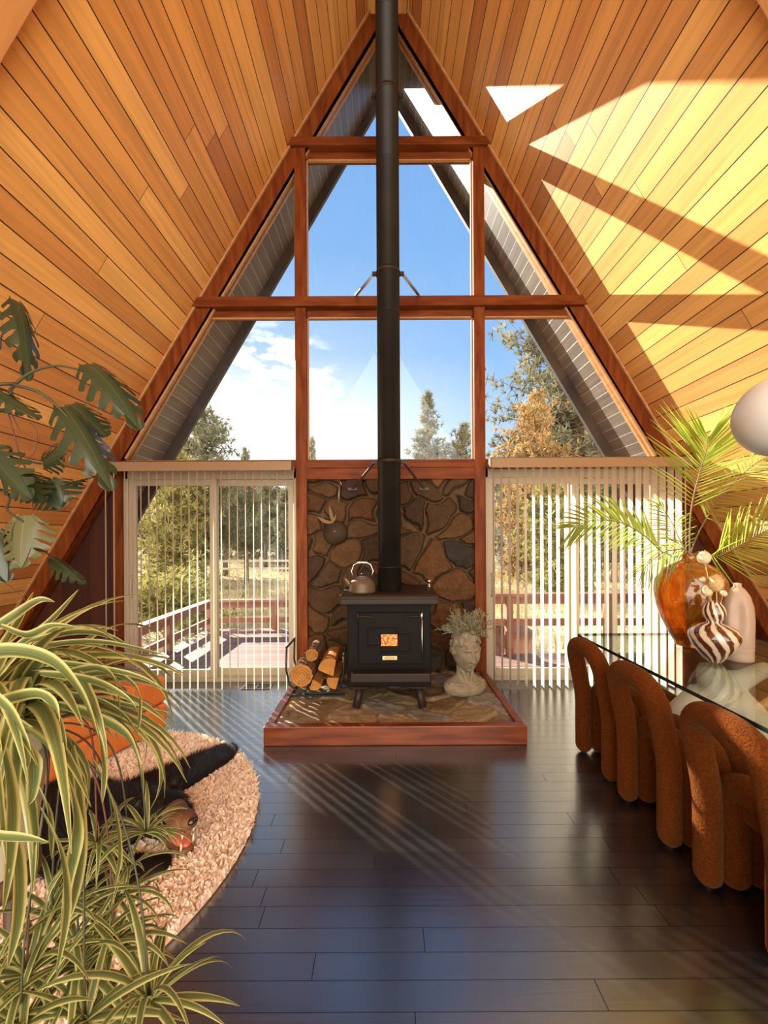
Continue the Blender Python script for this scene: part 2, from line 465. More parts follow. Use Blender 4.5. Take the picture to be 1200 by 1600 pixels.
# amber glass, streaked art glass
AMBER, nt_, out_ = new_mat('amber_glass')
tc_ = N(nt_, 'ShaderNodeTexCoord'); mp_ = N(nt_, 'ShaderNodeMapping'); mp_.inputs['Scale'].default_value = (1, 1, .45)
nt_.links.new(tc_.outputs['Object'], mp_.inputs[0])
nz_ = N(nt_, 'ShaderNodeTexNoise'); nz_.inputs['Scale'].default_value = 26; nz_.inputs['Detail'].default_value = 4; nt_.links.new(mp_.outputs[0], nz_.inputs['Vector'])
b_ = principled(nt_, out_, ramp(nt_, nz_.outputs[0], [(.42, (.66, .20, .015)), (.62, (.95, .42, .05))]), .06, 0, .5, **{'Transmission Weight': .78, 'IOR': 1.45, 'Coat Weight': .6})
bp_ = N(nt_, 'ShaderNodeBump'); bp_.inputs['Strength'].default_value = .25; bp_.inputs['Distance'].default_value = .006
nt_.links.new(nz_.outputs[0], bp_.inputs['Height']); nt_.links.new(bp_.outputs[0], b_.inputs['Normal'])

SWIRL, nt_, out_ = new_mat('swirled_art_glass')
uv_ = N(nt_, 'ShaderNodeUVMap'); sp_ = N(nt_, 'ShaderNodeSeparateXYZ'); nt_.links.new(uv_.outputs[0], sp_.inputs[0])
a_ = math_n(nt_, 'ADD', math_n(nt_, 'MULTIPLY', sp_.outputs[0], 6.2832*11), math_n(nt_, 'MULTIPLY', sp_.outputs[1], 62.0))
tc_ = N(nt_, 'ShaderNodeTexCoord'); nz_ = N(nt_, 'ShaderNodeTexNoise'); nz_.inputs['Scale'].default_value = 14; nt_.links.new(tc_.outputs['Object'], nz_.inputs['Vector'])
a_ = math_n(nt_, 'ADD', a_, math_n(nt_, 'MULTIPLY', nz_.outputs[0], 5.0))
s_ = math_n(nt_, 'ADD', math_n(nt_, 'MULTIPLY', math_n(nt_, 'SINE', a_), .5), .5)
c_ = ramp(nt_, s_, [(.30, (.10, .028, .012)), (.48, (.22, .08, .035)), (.56, (.76, .56, .36)), (.85, (.86, .72, .54))])
principled(nt_, out_, c_, .05, 0, .6, **{'Transmission Weight': .25, 'IOR': 1.45, 'Coat Weight': 1.0})

CLEARG = pane_mat('clear_table_glass', (.90, .965, .935), 1.5)
EDGEG = mat('dark_glass_edge', (.012, .028, .024), .08, spec=.8)

# stove door tile: orange with a dark red scribble
TILE, nt_, out_ = new_mat('orange_tile')
tc_ = N(nt_, 'ShaderNodeTexCoord'); nz_ = N(nt_, 'ShaderNodeTexNoise'); nz_.inputs['Scale'].default_value = 55; nz_.inputs['Detail'].default_value = 2
nt_.links.new(tc_.outputs['Object'], nz_.inputs['Vector'])
principled(nt_, out_, ramp(nt_, nz_.outputs[0], [(.40, (.26, .025, .01)), (.47, (.85, .24, .03)), (.58, (.92, .42, .08)), (.63, (.95, .62, .30))]), .35)
SUN_E, SKY_S, EXPO, ROLL = 11.0, .78, 0.66, -.3
BACK_FILL = (4.9, 4.5, 3.95)
# ------------------------------------------------------------------ the A-frame shell
XC, H, K = .068, 6.82, 1.67
YF, YG, YB, YT, YW = 3.72, 3.86, 3.95, 3.83, 3.79          # YT back of the slim timbers, YW upper panes
# timber front, glass plane, outside of the gable
YOUT, YREAR = 4.52, -2.6               # end of the roof overhang, open rear end of the room
ZR = 6.49                              # boxed flat strip under the ridge
SN = math.sqrt(1+K*K)
def hw(z): return (H-z)/K
TH = .22                               # roof thickness
tx, tz = K/SN*TH, 1/SN*TH              # outward normal of a slope * thickness

def slope(name, sgn, y0, y1, m, label, zb=-.02, zt=ZR, thick=True):
    """one leaning roof plane, boards along the house"""
    a = (XC+sgn*hw(zb), zb); b = (XC+sgn*hw(zt), zt)
    o = (sgn*tx, tz)
    poly = [a, b, (b[0]+o[0], b[1]+o[1]), (a[0]+o[0], a[1]+o[1])]
    mb = MB().prism(poly, y0, y1)
    ob = mb.build(name, m, uvf=lambda p: (p[1], (H-p[2])*SN/K))
    return tag(ob, label, 'ceiling', kind='structure')

slope('ceiling_left', -1, YREAR, YT, CEDAR, 'sloped cedar board ceiling on the side with the monstera plant')
slope('ceiling_right', 1, YREAR, YT, CEDAR, 'sloped cedar board ceiling with the bright sun patches')
o = MB().box((XC-hw(ZR)-.02, YREAR, ZR), (XC+hw(ZR)+.02, YT, ZR+.5)).build('ceiling_ridge', CEDAR, uvf=lambda p: (p[1], p[0]+.05))
tag(o, 'narrow flat cedar strip along the ridge of the ceiling', 'ceiling', kind='structure')
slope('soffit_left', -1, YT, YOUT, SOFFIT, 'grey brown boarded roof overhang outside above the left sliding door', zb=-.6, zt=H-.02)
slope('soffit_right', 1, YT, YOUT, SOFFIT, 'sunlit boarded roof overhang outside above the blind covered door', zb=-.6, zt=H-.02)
for sgn, nm in ((-1, 'left'), (1, 'right')):
    zb = -.6; n_ = Vector((-sgn*K/SN, 0, -1/SN))
    A = Vector((XC+sgn*hw(zb), 0, zb)); B = Vector((XC, 0, H)); 
    d = .14
    q = [(A.x+n_.x*d, A.z+n_.z*d), (XC, H-d*SN/K), (XC, H+.2), (A.x-n_.x*.22, A.z-n_.z*.22)]
    o = MB().prism(q, YOUT, YOUT+.045).build('barge_'+nm, BARGE)
    tag(o, 'dark barge board edging the roof overhang on the %s slope' % nm, 'barge board', kind='structure')

o = MB().box((-4.6, YREAR, -.12), (4.7, YB, 0)).build('floor', FLOORM, uvf=lambda p: (p[0], p[1]+.012))
tag(o, 'glossy black oak plank floor', 'floor', kind='structure')

# gable timbers --------------------------------------------------------------
RW = .175                                # rafter width measured level
tn = 0
def trim(build, label, m):
    global tn
    tn += 1
    o = build.build('trim_%d' % tn, m, bevel=.006)
    return tag(o, label, 'beam', kind='structure')
for sgn, side in ((-1, 'monstera'), (1, 'sunlit')):
    zb = .0
    poly = [(XC+sgn*hw(zb), zb), (XC+sgn*hw(ZR), ZR), (XC+sgn*.0, ZR), (XC, H-K*RW), (XC+sgn*(hw(zb)-RW), zb)]
    trim(MB().prism(poly, YF, YT), 'leaning fir rafter framing the gable window on the %s side' % side, FRAME)
    w = .028                              # small stop between rafter and boards
    poly = [(XC+sgn*(hw(zb)-.002), zb), (XC+sgn*(hw(ZR)-.002), ZR), (XC+sgn*(hw(ZR)-w), ZR), (XC+sgn*(hw(zb)-w), zb)]
    trim(MB().prism(poly, YF-.028, YF+.002), 'thin fir stop along the rafter on the %s side' % side, STOP)
    n_ = .012
    sb_ = MB().bar((XC+sgn*(hw(2.2)-RW-n_), YF+.062, 2.2), (XC, YF+.062, H-K*(RW+n_)), .10, .026, up=(sgn*K, 0, 1))
    trim(sb_, 'pale glazing stop inside the rafter on the %s side' % side, STOP)
PXL, PXR, PW = -.796, .932, .108
for px, z1, nm in ((PXL, 5.2, 'left'), (PXR, 5.2, 'right')):
    trim(MB().box((px-PW/2, YF-.005, 0), (px+PW/2, YT, z1)), 'upright fir post on the %s of the stovepipe' % nm, FRAME)
BEAMS = [(5.19, 5.27, YF-.035, 'upper'), (3.645, 3.74, YF-.035, 'middle')]
for z0, z1, yf, nm in BEAMS:
    h = hw(z0)+.01
    trim(MB().box((XC-h, yf, z0), (XC+h, YT-.01, z1)), 'level fir beam across the %s of the gable window' % nm, FRAMEH)
    h = hw(z0)-RW+.02
    trim(MB().box((XC-h, YF+.04, z0-.062), (XC+h, YT+.002, z0)), 'set back fir sill strip under the %s gable beam' % nm, FRAMEH)
trim(MB().box((XC-hw(2.175)+.02, YF-.002, 2.095), (XC+hw(2.175)-.02, YB, 2.175)), 'fir header beam over the doors and the stone panel', FRAMEH)
trim(MB().box((PXL+PW/2-.01, YF+.0, 1.985), (PXR-PW/2+.01, YB, 2.095)), 'lower fir rail along the top of the stone panel', FRAMEH)

# exposed rafters crossing the ceiling nearer the viewer
for sgn, side in ((-1, 'monstera'), (1, 'sunlit')):
    w = .075*SN/K
    poly = [(XC+sgn*(hw(0)-.002), 0), (XC+sgn*(hw(ZR)-.002), ZR), (XC+sgn*(hw(ZR)-w), ZR), (XC+sgn*(hw(0)-w), 0)]
    trim(MB().prism(poly, 1.62, 1.78), 'cedar rafter cover crossing the %s ceiling overhead' % side, RAFTC)
# window panes ---------------------------------------------------------------
def inner(z): return hw(z)-RW-.012
win = []
def window(n, poly, label):
    root = empty('window_%d' % n, (0, 0, 0))
    tag(root, label, 'window', kind='structure')
    MB().prism(poly, YW, YW+.008).build('glass_pane', GLASS, root)
    # slim stop frame around the pane
    mb = MB()
    cx = sum(p[0] for p in poly)/len(poly); cz = sum(p[1] for p in poly)/len(poly)
    for i in range(len(poly)):
        a = Vector((poly[i][0], YW-.010, poly[i][1])); b = Vector((poly[(i+1) % len(poly)][0], YW-.010, poly[(i+1) % len(poly)][1]))
        mb.bar(a, b, .026, .026, up=(0, 1, 0))
    mb.build('glazing_stop', STOP, root)
    return root
z1 = H-K*(RW+.012)
window(1, [(XC-inner(5.27), 5.27), (XC+inner(5.27), 5.27), (XC, z1)], 'triangular window at the peak of the gable')
xl, xr = PXL+PW/2, PXR-PW/2
window(2, [(xl, 3.74), (xr, 3.74), (xr, 5.128), (xl, 5.128)], 'tall middle window crossed by the stovepipe below the peak')
xo, xo2 = PXL-PW/2, PXR+PW/2
zt = H-K*(RW+.012+(XC-xo)); zt2 = H-K*(RW+.012+(xo2-XC))
window(3, [(XC-inner(3.74), 3.74), (xo, 3.74), (xo, zt)], 'triangular side window in the middle row toward the monstera')
window(4, [(xo2, 3.74), (XC+inner(3.74), 3.74), (xo2, zt2)], 'triangular side window in the middle row toward the globe lamp')
window(5, [(XC-inner(2.175), 2.175), (xo, 2.175), (xo, 3.583), (XC-inner(3.583), 3.583)], 'slanted window over the left sliding door')
window(6, [(xl, 2.175), (xr, 2.175), (xr, 3.583), (xl, 3.583)], 'rectangular window above the stone panel behind the stovepipe')
window(7, [(xo2, 2.175), (XC+inner(2.175), 2.175), (XC+inner(3.583), 3.583), (xo2, 3.583)], 'slanted window over the right door and its blind')

# dark boarded corners of the gable -------------------------------------------
DL0, DL1, DR0, DR1 = -2.58, -.85, .99, 2.80
o = MB().prism([(XC-hw(0), 0), (DL0, 0), (DL0, 2.1), (XC-hw(2.1), 2.1)], YG-.02, YB).build('wall_left', DARKWOOD, uvf=lambda p: (p[2], p[0]))
tag(o, 'dark red boarded corner of the gable beside the left sliding door', 'wall', kind='structure')
o = MB().prism([(DR1, 0), (XC+hw(0), 0), (XC+hw(2.1), 2.1), (DR1, 2.1)], YG-.02, YB).build('wall_right', DARKWOOD, uvf=lambda p: (p[2], p[0]))
tag(o, 'dark red boarded corner of the gable behind the dining table', 'wall', kind='structure')
trim(MB().box((DL0-.09, YF+.06, 0), (DL0, YB, 2.10)), 'fir casing beside the left sliding door', FRAME)
trim(MB().box((DR1, YF+.06, 0), (DR1+.09, YB, 2.10)), 'fir casing beside the right sliding door', FRAME)

# flagstones: real relief ------------------------------------------------------
def flagstone(W, Hh, nu, nv, seed, depth, pal, mortar, cell, warp=.10, joint=.022):
    rr = random.Random(seed)
    pts = []; cols = []; tilt = []
    nx, ny = int(round(W/cell[0])), int(round(Hh/cell[1]))
    for j in range(-1, ny+1):
        for i in range(-1, nx+1):
            if rr.random() < .2: continue
            pts.append(((i+.5+rr.uniform(-.42, .42)+(.5 if j % 2 else 0))*W/nx, (j+.5+rr.uniform(-.42, .42))*Hh/ny))
            c = pal[rr.randrange(len(pal))]; k = rr.uniform(.75, 1.25)
            cols.append([x*k for x in c]); tilt.append((rr.uniform(-.07, .07), rr.uniform(-.07, .07), rr.uniform(.7, 1.0)))
    pts = np.array(pts); cols = np.array(cols); tilt = np.array(tilt)
    u = np.linspace(0, W, nu); v = np.linspace(0, Hh, nv)
    UU, VV = np.meshgrid(u, v)
    nz = np.zeros_like(UU); n2 = np.zeros_like(UU); n3 = np.zeros_like(UU)
    for j in range(nv):
        for i in range(nu):
            q = Vector((u[i], v[j], seed))
            nz[j, i] = mnoise.noise(q*4.2); n2[j, i] = mnoise.noise(q*4.2+Vector((9, 3, 1))); n3[j, i] = mnoise.fractal(q*11, .9, 2.1, 4)
    Uw = UU+nz*warp+n3*.012; Vw = VV+n2*warp+n3*.012
    d = np.sqrt((Uw[..., None]-pts[:, 0])**2+((Vw[..., None]-pts[:, 1])*1.25)**2)
    idx = np.argsort(d, axis=-1)[..., :2]
    d1 = np.take_along_axis(d, idx[..., :1], -1)[..., 0]; d2 = np.take_along_axis(d, idx[..., 1:2], -1)[..., 0]
    e = d2-d1; k = idx[..., 0]
    t = np.clip((e-joint*.4)/(joint*1.6), 0, 1); t = t*t*(3-2*t)
    lu = UU-pts[k][..., 0]; lv = VV-pts[k][..., 1]
    h = depth*t*tilt[k][..., 2]+t*(tilt[k][..., 0]*lu+tilt[k][..., 1]*lv)*.9+n3*.006*t+n3*.003
    h = np.maximum(h, -.004)
    c = cols[k]*(1+.22*n3[..., None]+.12*nz[..., None])
    mk = (t < .35)[..., None]
    c = np.where(mk, np.array(mortar)*(1+.2*n3[..., None]), c)
    C = np.ones((nv, nu, 4)); C[..., :3] = np.clip(c, .004, 1)
    ids = np.arange(nu*nv).reshape(nv, nu)
    Fq = np.stack([ids[:-1, :-1], ids[:-1, 1:], ids[1:, 1:], ids[1:, :-1]], -1).reshape(-1, 4)
    return UU, VV, h, C.reshape(-1, 4), Fq
PALS = [(.055, .024, .0075), (.08, .036, .0105), (.125, .058, .015), (.036, .016, .007), (.065, .033, .012), (.09, .036, .009), (.034, .024, .015)]
SX0, SX1, SZ0, SZ1, SY = -.765, .902, .0, 2.0, 3.80
UU, VV, hh, CC, FF = flagstone(SX1-SX0, SZ1-SZ0, 250, 290, 5, .055, PALS, (.10, .060, .027), (.25, .20))
hh *= 1.25
V = np.stack([SX0+UU, SY-hh, SZ0+VV], -1).reshape(-1, 3)
o = link('wall_stone', np_mesh('wall_stone', V, FF, CC, True), STONE_V)
tag(o, 'rough brown flagstone panel behind the wood stove', 'wall', kind='structure')
o = MB().box((SX0, SY+.004, 0), (SX1, YB, 2.0)).build('wall_stone_backing', DARKWOOD, uvf=lambda p: (p[2], p[0]))
tag(o, 'backing behind the flagstone panel', 'wall', kind='structure')

# sliding doors -----------------------------------------------------------------
def slider(n, x0, x1, mid, label):
    root = empty('door_%d' % n, (0, 0, 0)); tag(root, label, 'sliding door', kind='structure')
    zt, zs = 2.095, 0.0
    mb = MB()
    mb.box((x0, YG-.05, zs), (x0+.045, YB, zt)); mb.box((x1-.045, YG-.05, zs), (x1, YB, zt))
    mb.box((x0, YG-.05, zt-.085), (x1, YB, zt)); mb.box((x0, YG-.06, zs), (x1, YB+.02, zs+.035))
    mb.build('door_frame', CREAM, root, bevel=.004)
    for a, b, y in ((x0+.045, mid+.04, YG-.02), (mid-.04, x1-.045, YG+.035)):
        p = MB()
        p.box((a, y-.018, zs+.035), (a+.068, y+.018, zt-.085)); p.box((b-.068, y-.018, zs+.035), (b, y+.018, zt-.085))
        p.box((a+.068, y-.018, zt-.145), (b-.068, y+.018, zt-.085)); p.box((a+.068, y-.018, zs+.035), (b-.068, y+.018, zs+.115))
        po = p.build('door_panel', CREAM, root, bevel=.004)
        MB().box((a+.06, y-.004, zs+.1), (b-.06, y+.004, zt-.135)).build('glass_pane', GLASS, po)
        if y < YG:
            hm = MB(); hm.tube([(a+.036, y-.018, .83), (a+.036, y-.05, .86), (a+.036, y-.05, 1.03), (a+.036, y-.018, 1.06)], .011, 8)
            hm.build('handle', CREAM, po)
    return root
slider(1, DL0, DL1, -1.705, 'cream sliding glass door on the side of the leather ottoman')
slider(2, DR0, DR1, 1.90, 'cream sliding glass door behind the dining table blind')
# ------------------------------------------------------------------ vertical blinds
def blind(x0, x1, z0, z1, y, xs, ang, label, wand=None):
    root = empty('vertical_blind', ((x0+x1)/2, y, 0)); tag(root, label, 'blind', 'vertical blinds over the sliding doors')
    ox = (x0+x1)/2
    v = MB(); v.box((x0-ox, -.055, z0), (x1-ox, -.045, z1)); v.box((x0-ox, -.055, z0), (x0-ox+.01, .05, z1)); v.box((x1-ox-.01, -.055, z0), (x1-ox, .05, z1)); v.box((x0-ox, -.055, z1-.008), (x1-ox, .05, z1))
    v.build('valance', VALANCE, root, bevel=.003)
    MB().box((x0-ox+.02, -.02, z0+.03), (x1-ox-.02, .02, z1-.02)).build('headrail', CREAM, root)
    # one vane, slightly curved across
    vm = MB(); n = 6; w = .089; zt = z0+.035; zb = .016
    vs = []; fs = []
    for i in range(n+1):
        q = i/n*2-1
        c = .006*(1-q*q)
        for z in (zb, zt):
            vs.append((c, q*w/2, z))
    for i in range(n): fs.append((2*i, 2*i+2, 2*i+3, 2*i+1))
    vm.add(vs, fs, None, True)
    first = None
    for x in xs:
        if first is None:
            o = vm.build('vane', VANE_M, root); first = o
        else:
            o = first.copy(); COL.objects.link(o); o.parent = root
        o.location = (x-ox, 0, 0); o.rotation_euler = (0, 0, ang(x)+R.uniform(-.035, .035))
    if wand:
        MB().tube([(wand-ox, -.03, z0+.01), (wand-ox, -.03, .62)], .005, 8).build('wand', CREAM, root)
    return root
Yb = 3.60
# pixel columns of the vanes at the head, read off the photograph, taken to the blind's own plane
lx = [165, 178]+[195+12.55*i for i in range(22)]
blind(-2.60, -.845, 2.045, 2.135, Yb, [(x-600)/F*Yb for x in lx], lambda x: math.atan2(-x, Yb)*.86,
      'vertical blind with open thin slats over the door beside the ottoman')
rx = [771+12.6*i for i in range(24)]
blind(.985, 2.86, 2.06, 2.155, Yb, [(x-600)/F*Yb for x in rx], lambda x: rad(-4),
      'glowing sunlit vertical blind behind the dining table and palm', wand=2.80)
# ------------------------------------------------------------------ hearth, stove, pipe and what stands there
HZ = .131
HX0, HX1, HY0, HY1 = -.832, .972, 2.625, 3.715
root = empty('stone_hearth', ((HX0+HX1)/2, (HY0+HY1)/2, 0)); tag(root, 'low square hearth of flagstone edged with reddish timber', 'hearth')
def loc(mb, r): 
    l = Vector(r.location); mb.v = [tuple(Vector(p)-l) for p in mb.v]; return mb
fw = .062
hx = HX1-.004
MBF = MB(); MBF.prism([(HX0, 0), (HX1, 0), (HX1, HZ), (HX0, HZ)], HY0, HY0+fw)
loc(MBF, root).build('timber_edge', TRIMW, root, bevel=.006)
for x in (HX0, HX1-fw):
    m_ = MB().box((x, HY0+fw+.001, 0), (x+fw, HY1, HZ)); loc(m_, root).build('timber_edge', TRIMW, root, bevel=.006)
UU, VV, hh, CC, FF = flagstone(HX1-HX0-2*fw, HY1-HY0-fw, 200, 130, 11, .012, [(.21, .15, .09), (.26, .19, .12), (.17, .11, .06), (.23, .20, .16), (.28, .20, .11), (.17, .15, .13)], (.22, .155, .085), (.33, .26), .09, .02)
V = np.stack([HX0+fw+UU-root.location.x, HY0+fw+VV-root.location.y, HZ-.022+hh], -1).reshape(-1, 3)
link('stone_top', np_mesh('stone_top', V, FF, CC, True), STONE_H, root)
m_ = MB().box((HX0+fw, HY0+fw, 0), (HX1-fw, HY1-.005, HZ-.03)); loc(m_, root).build('hearth_base', SOIL, root)

# stove: local frame, x centre .035, front toward the room
S0 = Vector((.035, 3.05, HZ-.008))
st = empty('wood_stove', S0); tag(st, 'black cast iron wood stove on splayed legs on the stone hearth', 'stove')
bx = .322; yf, yb = -.10, .36; z0, z1 = .150, .835
body = MB().box((-bx, yf, z0), (bx, yb, z1)).build('body', IRON, st, bevel=.010)
tm = MB()
prof = [(-.19, .83), (-.19, .845), (-.183, .862), (-.165, .872), (.40, .872), (.40, .83)]
n = len(prof); xs = (-.367, .367)
vs = [(x, p[0], p[1]) for x in xs for p in prof]
fs = [tuple(range(n)), tuple(reversed(range(n, 2*n)))]+[(i, i+n, (i+1) % n+n, (i+1) % n) for i in range(n)]
# rolled front lip
tm.add(vs, fs)
tm.box((-.367, -.197, .795), (.367, -.175, .842))
tm.build('top_plate', IRON2, st, bevel=.012, seg=3)
door = MB().box((-.235, yf-.028, .335), (.262, yf-.001, .725)).build('door', IRON, st, bevel=.006)
pm = MB(); 
def frame_rect(mb, x0, x1, za, zb, w, y0, y1):
    mb.box((x0, y0, za), (x0+w, y1, zb)); mb.box((x1-w, y0, za), (x1, y1, zb)); mb.box((x0+w, y0, za), (x1-w, y1, za+w)); mb.box((x0+w, y0, zb-w), (x1-w, y1, zb))
frame_rect(pm, -.17, .065, .47, .615, .010, yf-.040, yf-.028)
frame_rect(pm, -.07, .165, .425, .565, .010, yf-.038, yf-.028)
pm.build('raised_moulding', IRON, door, bevel=.002)
MB().box((-.062, yf-.047, .478), (.062, yf-.028, .565)).build('tile', TILE, door, bevel=.003)
mb = MB(); mb.box((-.052, yf-.034, .368), (.060, yf-.028, .398)); o = mb.build('name_plate', BRASS, door, bevel=.002)
# worn raised cartouche on the little plate
lm = MB(); el = [(.004+.043*math.cos(a), yf-.0345, .383+.0095*math.sin(a)) for a in [2*PI*i/40 for i in range(41)]]
lm.tube(el, .0012, 5)
lm.tube([(-.028+.064*i/40, yf-.0346, .383+.0028*math.sin(i*.9)*(1+.4*math.sin(i*.37))) for i in range(41)], .0016, 5)
lm.build('plate_relief', IRON, o)
for x, d in ((-.215, 1), (.225, -1)):
    hm = MB(); hm.tube([(x-.012*d, yf-.035, .70), (x+.035*d, yf-.05, .703), (x+.10*d, yf-.042, .694)], [.010, .008, .005], 8, rnd=True)
    hm.build('latch', IRON2, door)
    q = MB().tube([(x-.022*d, yf-.03, .672), (x-.022*d, yf-.03, .728)], .011, 10).build('hinge_knuckle', STEEL if d < 0 else IRON2, door)
MB().tube([(.249, yf-.036, .37), (.249, yf-.036, .68)], .0055, 8).build('latch_rod', STEEL, door)
lip = MB(); lip.box((-.285, yf-.125, .255), (.300, yf-.001, .282)); lip.box((-.285, yf-.135, .235), (.300, yf-.115, .300))
lip.build('ash_lip', IRON2, st, bevel=.007, seg=3)
for sx in (-1, 1):
    for ty, y in ((0, yf+.05), (1, yb-.06)):
        lg = MB().tube([(sx*.222, y, z0+.005), (sx*.255, y-.07 if ty == 0 else y+.05, .0)], [.034, .030], 14).build('leg', IRON2, st)
        MB().box((sx*.222-.055, y-.05, z0-.012), (sx*.222+.055, y+.05, z0)).build('leg_bracket', IRON2, lg)
# stovepipe
PX, PY, PR = .044, 3.10, .092
pp = empty('stovepipe', (PX, PY, HZ+.862)); tag(pp, 'tall black stovepipe rising from the stove to the ridge', 'stovepipe')
pz = pp.location.z
cuts = [pz, 1.19, 2.02, 3.22, 4.42, 5.62, ZR-.002]
for i in range(len(cuts)-1):
    a, b = cuts[i]-pz, cuts[i+1]-pz
    mb = MB(); r = PR*(1.03 if i == 0 else 1.0)
    mb.lathe([(r-.01, a), (r, a), (r, b-.006), (r+.0015, b-.006), (r+.0015, b), (r-.01, b)], n=40)
    mb.build('pipe_section', PIPEM, pp)
for z in (EYE+(HOR-722)/F*PY, EYE+(HOR-428)/F*PY, EYE+(HOR-150)/F*PY):
    c = MB(); c.lathe([(PR+.0005, z-.014-pz), (PR+.005, z-.014-pz), (PR+.005, z+.014-pz), (PR+.0005, z+.014-pz)], n=40)
    for s in (-1, 1): c.box((s*(PR+.018)-.018, -.01, z-.014-pz), (s*(PR+.018)+.018, .01, z+.014-pz))
    co = c.build('clamp_band', IRON2, pp)
    for s in (-1, 1):
        if z < 2.6: e = Vector((s*.345, YF-.015-PY, z-.14-pz))
        elif z < 4.6: e = Vector((s*.30, YF-.045-PY, 3.735-pz))
        else: continue
        a = Vector((s*(PR+.022), .0, z-pz))
        MB().bar(a, e, .026, .006, up=(0, 0, 1)).build('wall_brace', STEEL, co)
        if z < 2.6: MB().box((e.x-.045, e.y-.004, e.z-.012), (e.x+.045, e.y+.006, e.z+.012)).build('brace_foot', BLACKBAR, co)

# kettle
kt = empty('tea_kettle', (-.17, 2.995, HZ+.864)); tag(kt, 'worn metal tea kettle with coil handle on the stove top', 'kettle')
k = MB(); k.lathe([(.0, .0), (.098, .0), (.104, .006), (.104, .022), (.100, .030), (.103, .050), (.098, .072), (.082, .096), (.060, .110), (.055, .112), (.0, .112)], n=32)
k.build('body', KETTLE, kt)
k = MB(); k.lathe([(.056, .112), (.054, .118), (.03, .125), (.0, .127)], n=24); lid = k.build('lid', KETTLE, kt)
MB().lathe([(.0, .125), (.008, .125), (.007, .134), (.012, .142), (.008, .149), (.0, .150)], n=14).build('lid_knob', BLACKBAR, lid)
MB().tube([(-.085, 0, .050), (-.110, 0, .075), (-.128, 0, .103), (-.138, 0, .112)], [.022, .018, .013, .012], 12).build('spout', KETTLE, kt)
hp = [(-.066, 0, .108), (-.085, 0, .165), (-.066, 0, .215), (-.03, 0, .232), (.03, 0, .232), (.066, 0, .215), (.085, 0, .165), (.066, 0, .108)]
hd = MB().tube(hp, .0042, 8).build('handle', CHROME, kt)
co = [(-.04+.08*i/90, .009*math.cos(i*.75), .231+.009*math.sin(i*.75)) for i in range(91)]
MB().tube(co, .0022, 5).build('coil_grip', CHROME, hd)
# small chrome thermometer on the stove top back
tmr = empty('chrome_knob', (.385, 3.30, HZ+.864)); tag(tmr, 'tiny chrome knob on the back corner of the stove top', 'knob')
MB().lathe([(0, 0), (.016, 0), (.016, .006), (.006, .010), (.006, .034), (.013, .042), (.015, .052), (.010, .062), (0, .065)], n=16).build('knob', CHROME, tmr)

# gourd with feathers on the stone
gd = empty('wall_ornament', (-.470, 3.715, EYE+(HOR-832)/F*3.70)); tag(gd, 'round dark gourd ornament with feathers hung on the stone panel', 'wall ornament')
g = MB(); Mx = Matrix.Rotation(rad(90), 4, 'X')
pr = [(0, .035), (.05, .031), (.09, .02), (.115, .004), (.120, -.010), (.112, -.025), (0, -.03)]
g.lathe(pr, n=32); g.v = [tuple(Mx @ Vector(p)) for p in g.v]; g.build('gourd_disc', GOURD, gd)
MB().ell((.0, -.045, .01), (.013, .015, .013), 12, 8).build('peg', FEATHER, gd)
for (dx, dz, wd) in ((-.055, .26, .032), (-.17, .16, .035), (.01, .17, .022)):
    pts = [(-.02+(dx+.02)*t, -.02, .10+(dz-.10)*t-.02*math.sin(t*3)*(1 if dx < -.1 else 0)) for t in [i/8 for i in range(9)]]
    MB().ribbon(pts, [wd*math.sin(PI*(.12+.85*i/8)) for i in range(9)], (1, 0, .3), 2, .2).build('feather', FEATHER, gd)
wr = empty('wire_hook', (-.432, 3.715, 2.0)); tag(wr, 'thin wire hook hanging at the top of the stone panel', 'hook')
MB().tube([(0, 0, -.015), (.0, -.008, -.15), (-.002, -.01, -.28)], .003, 6).build('wire', STEEL, wr)
MB().tube([(0, 0, -.012), (.03, -.012, -.075)], .003, 6).build('hook', STEEL, wr)

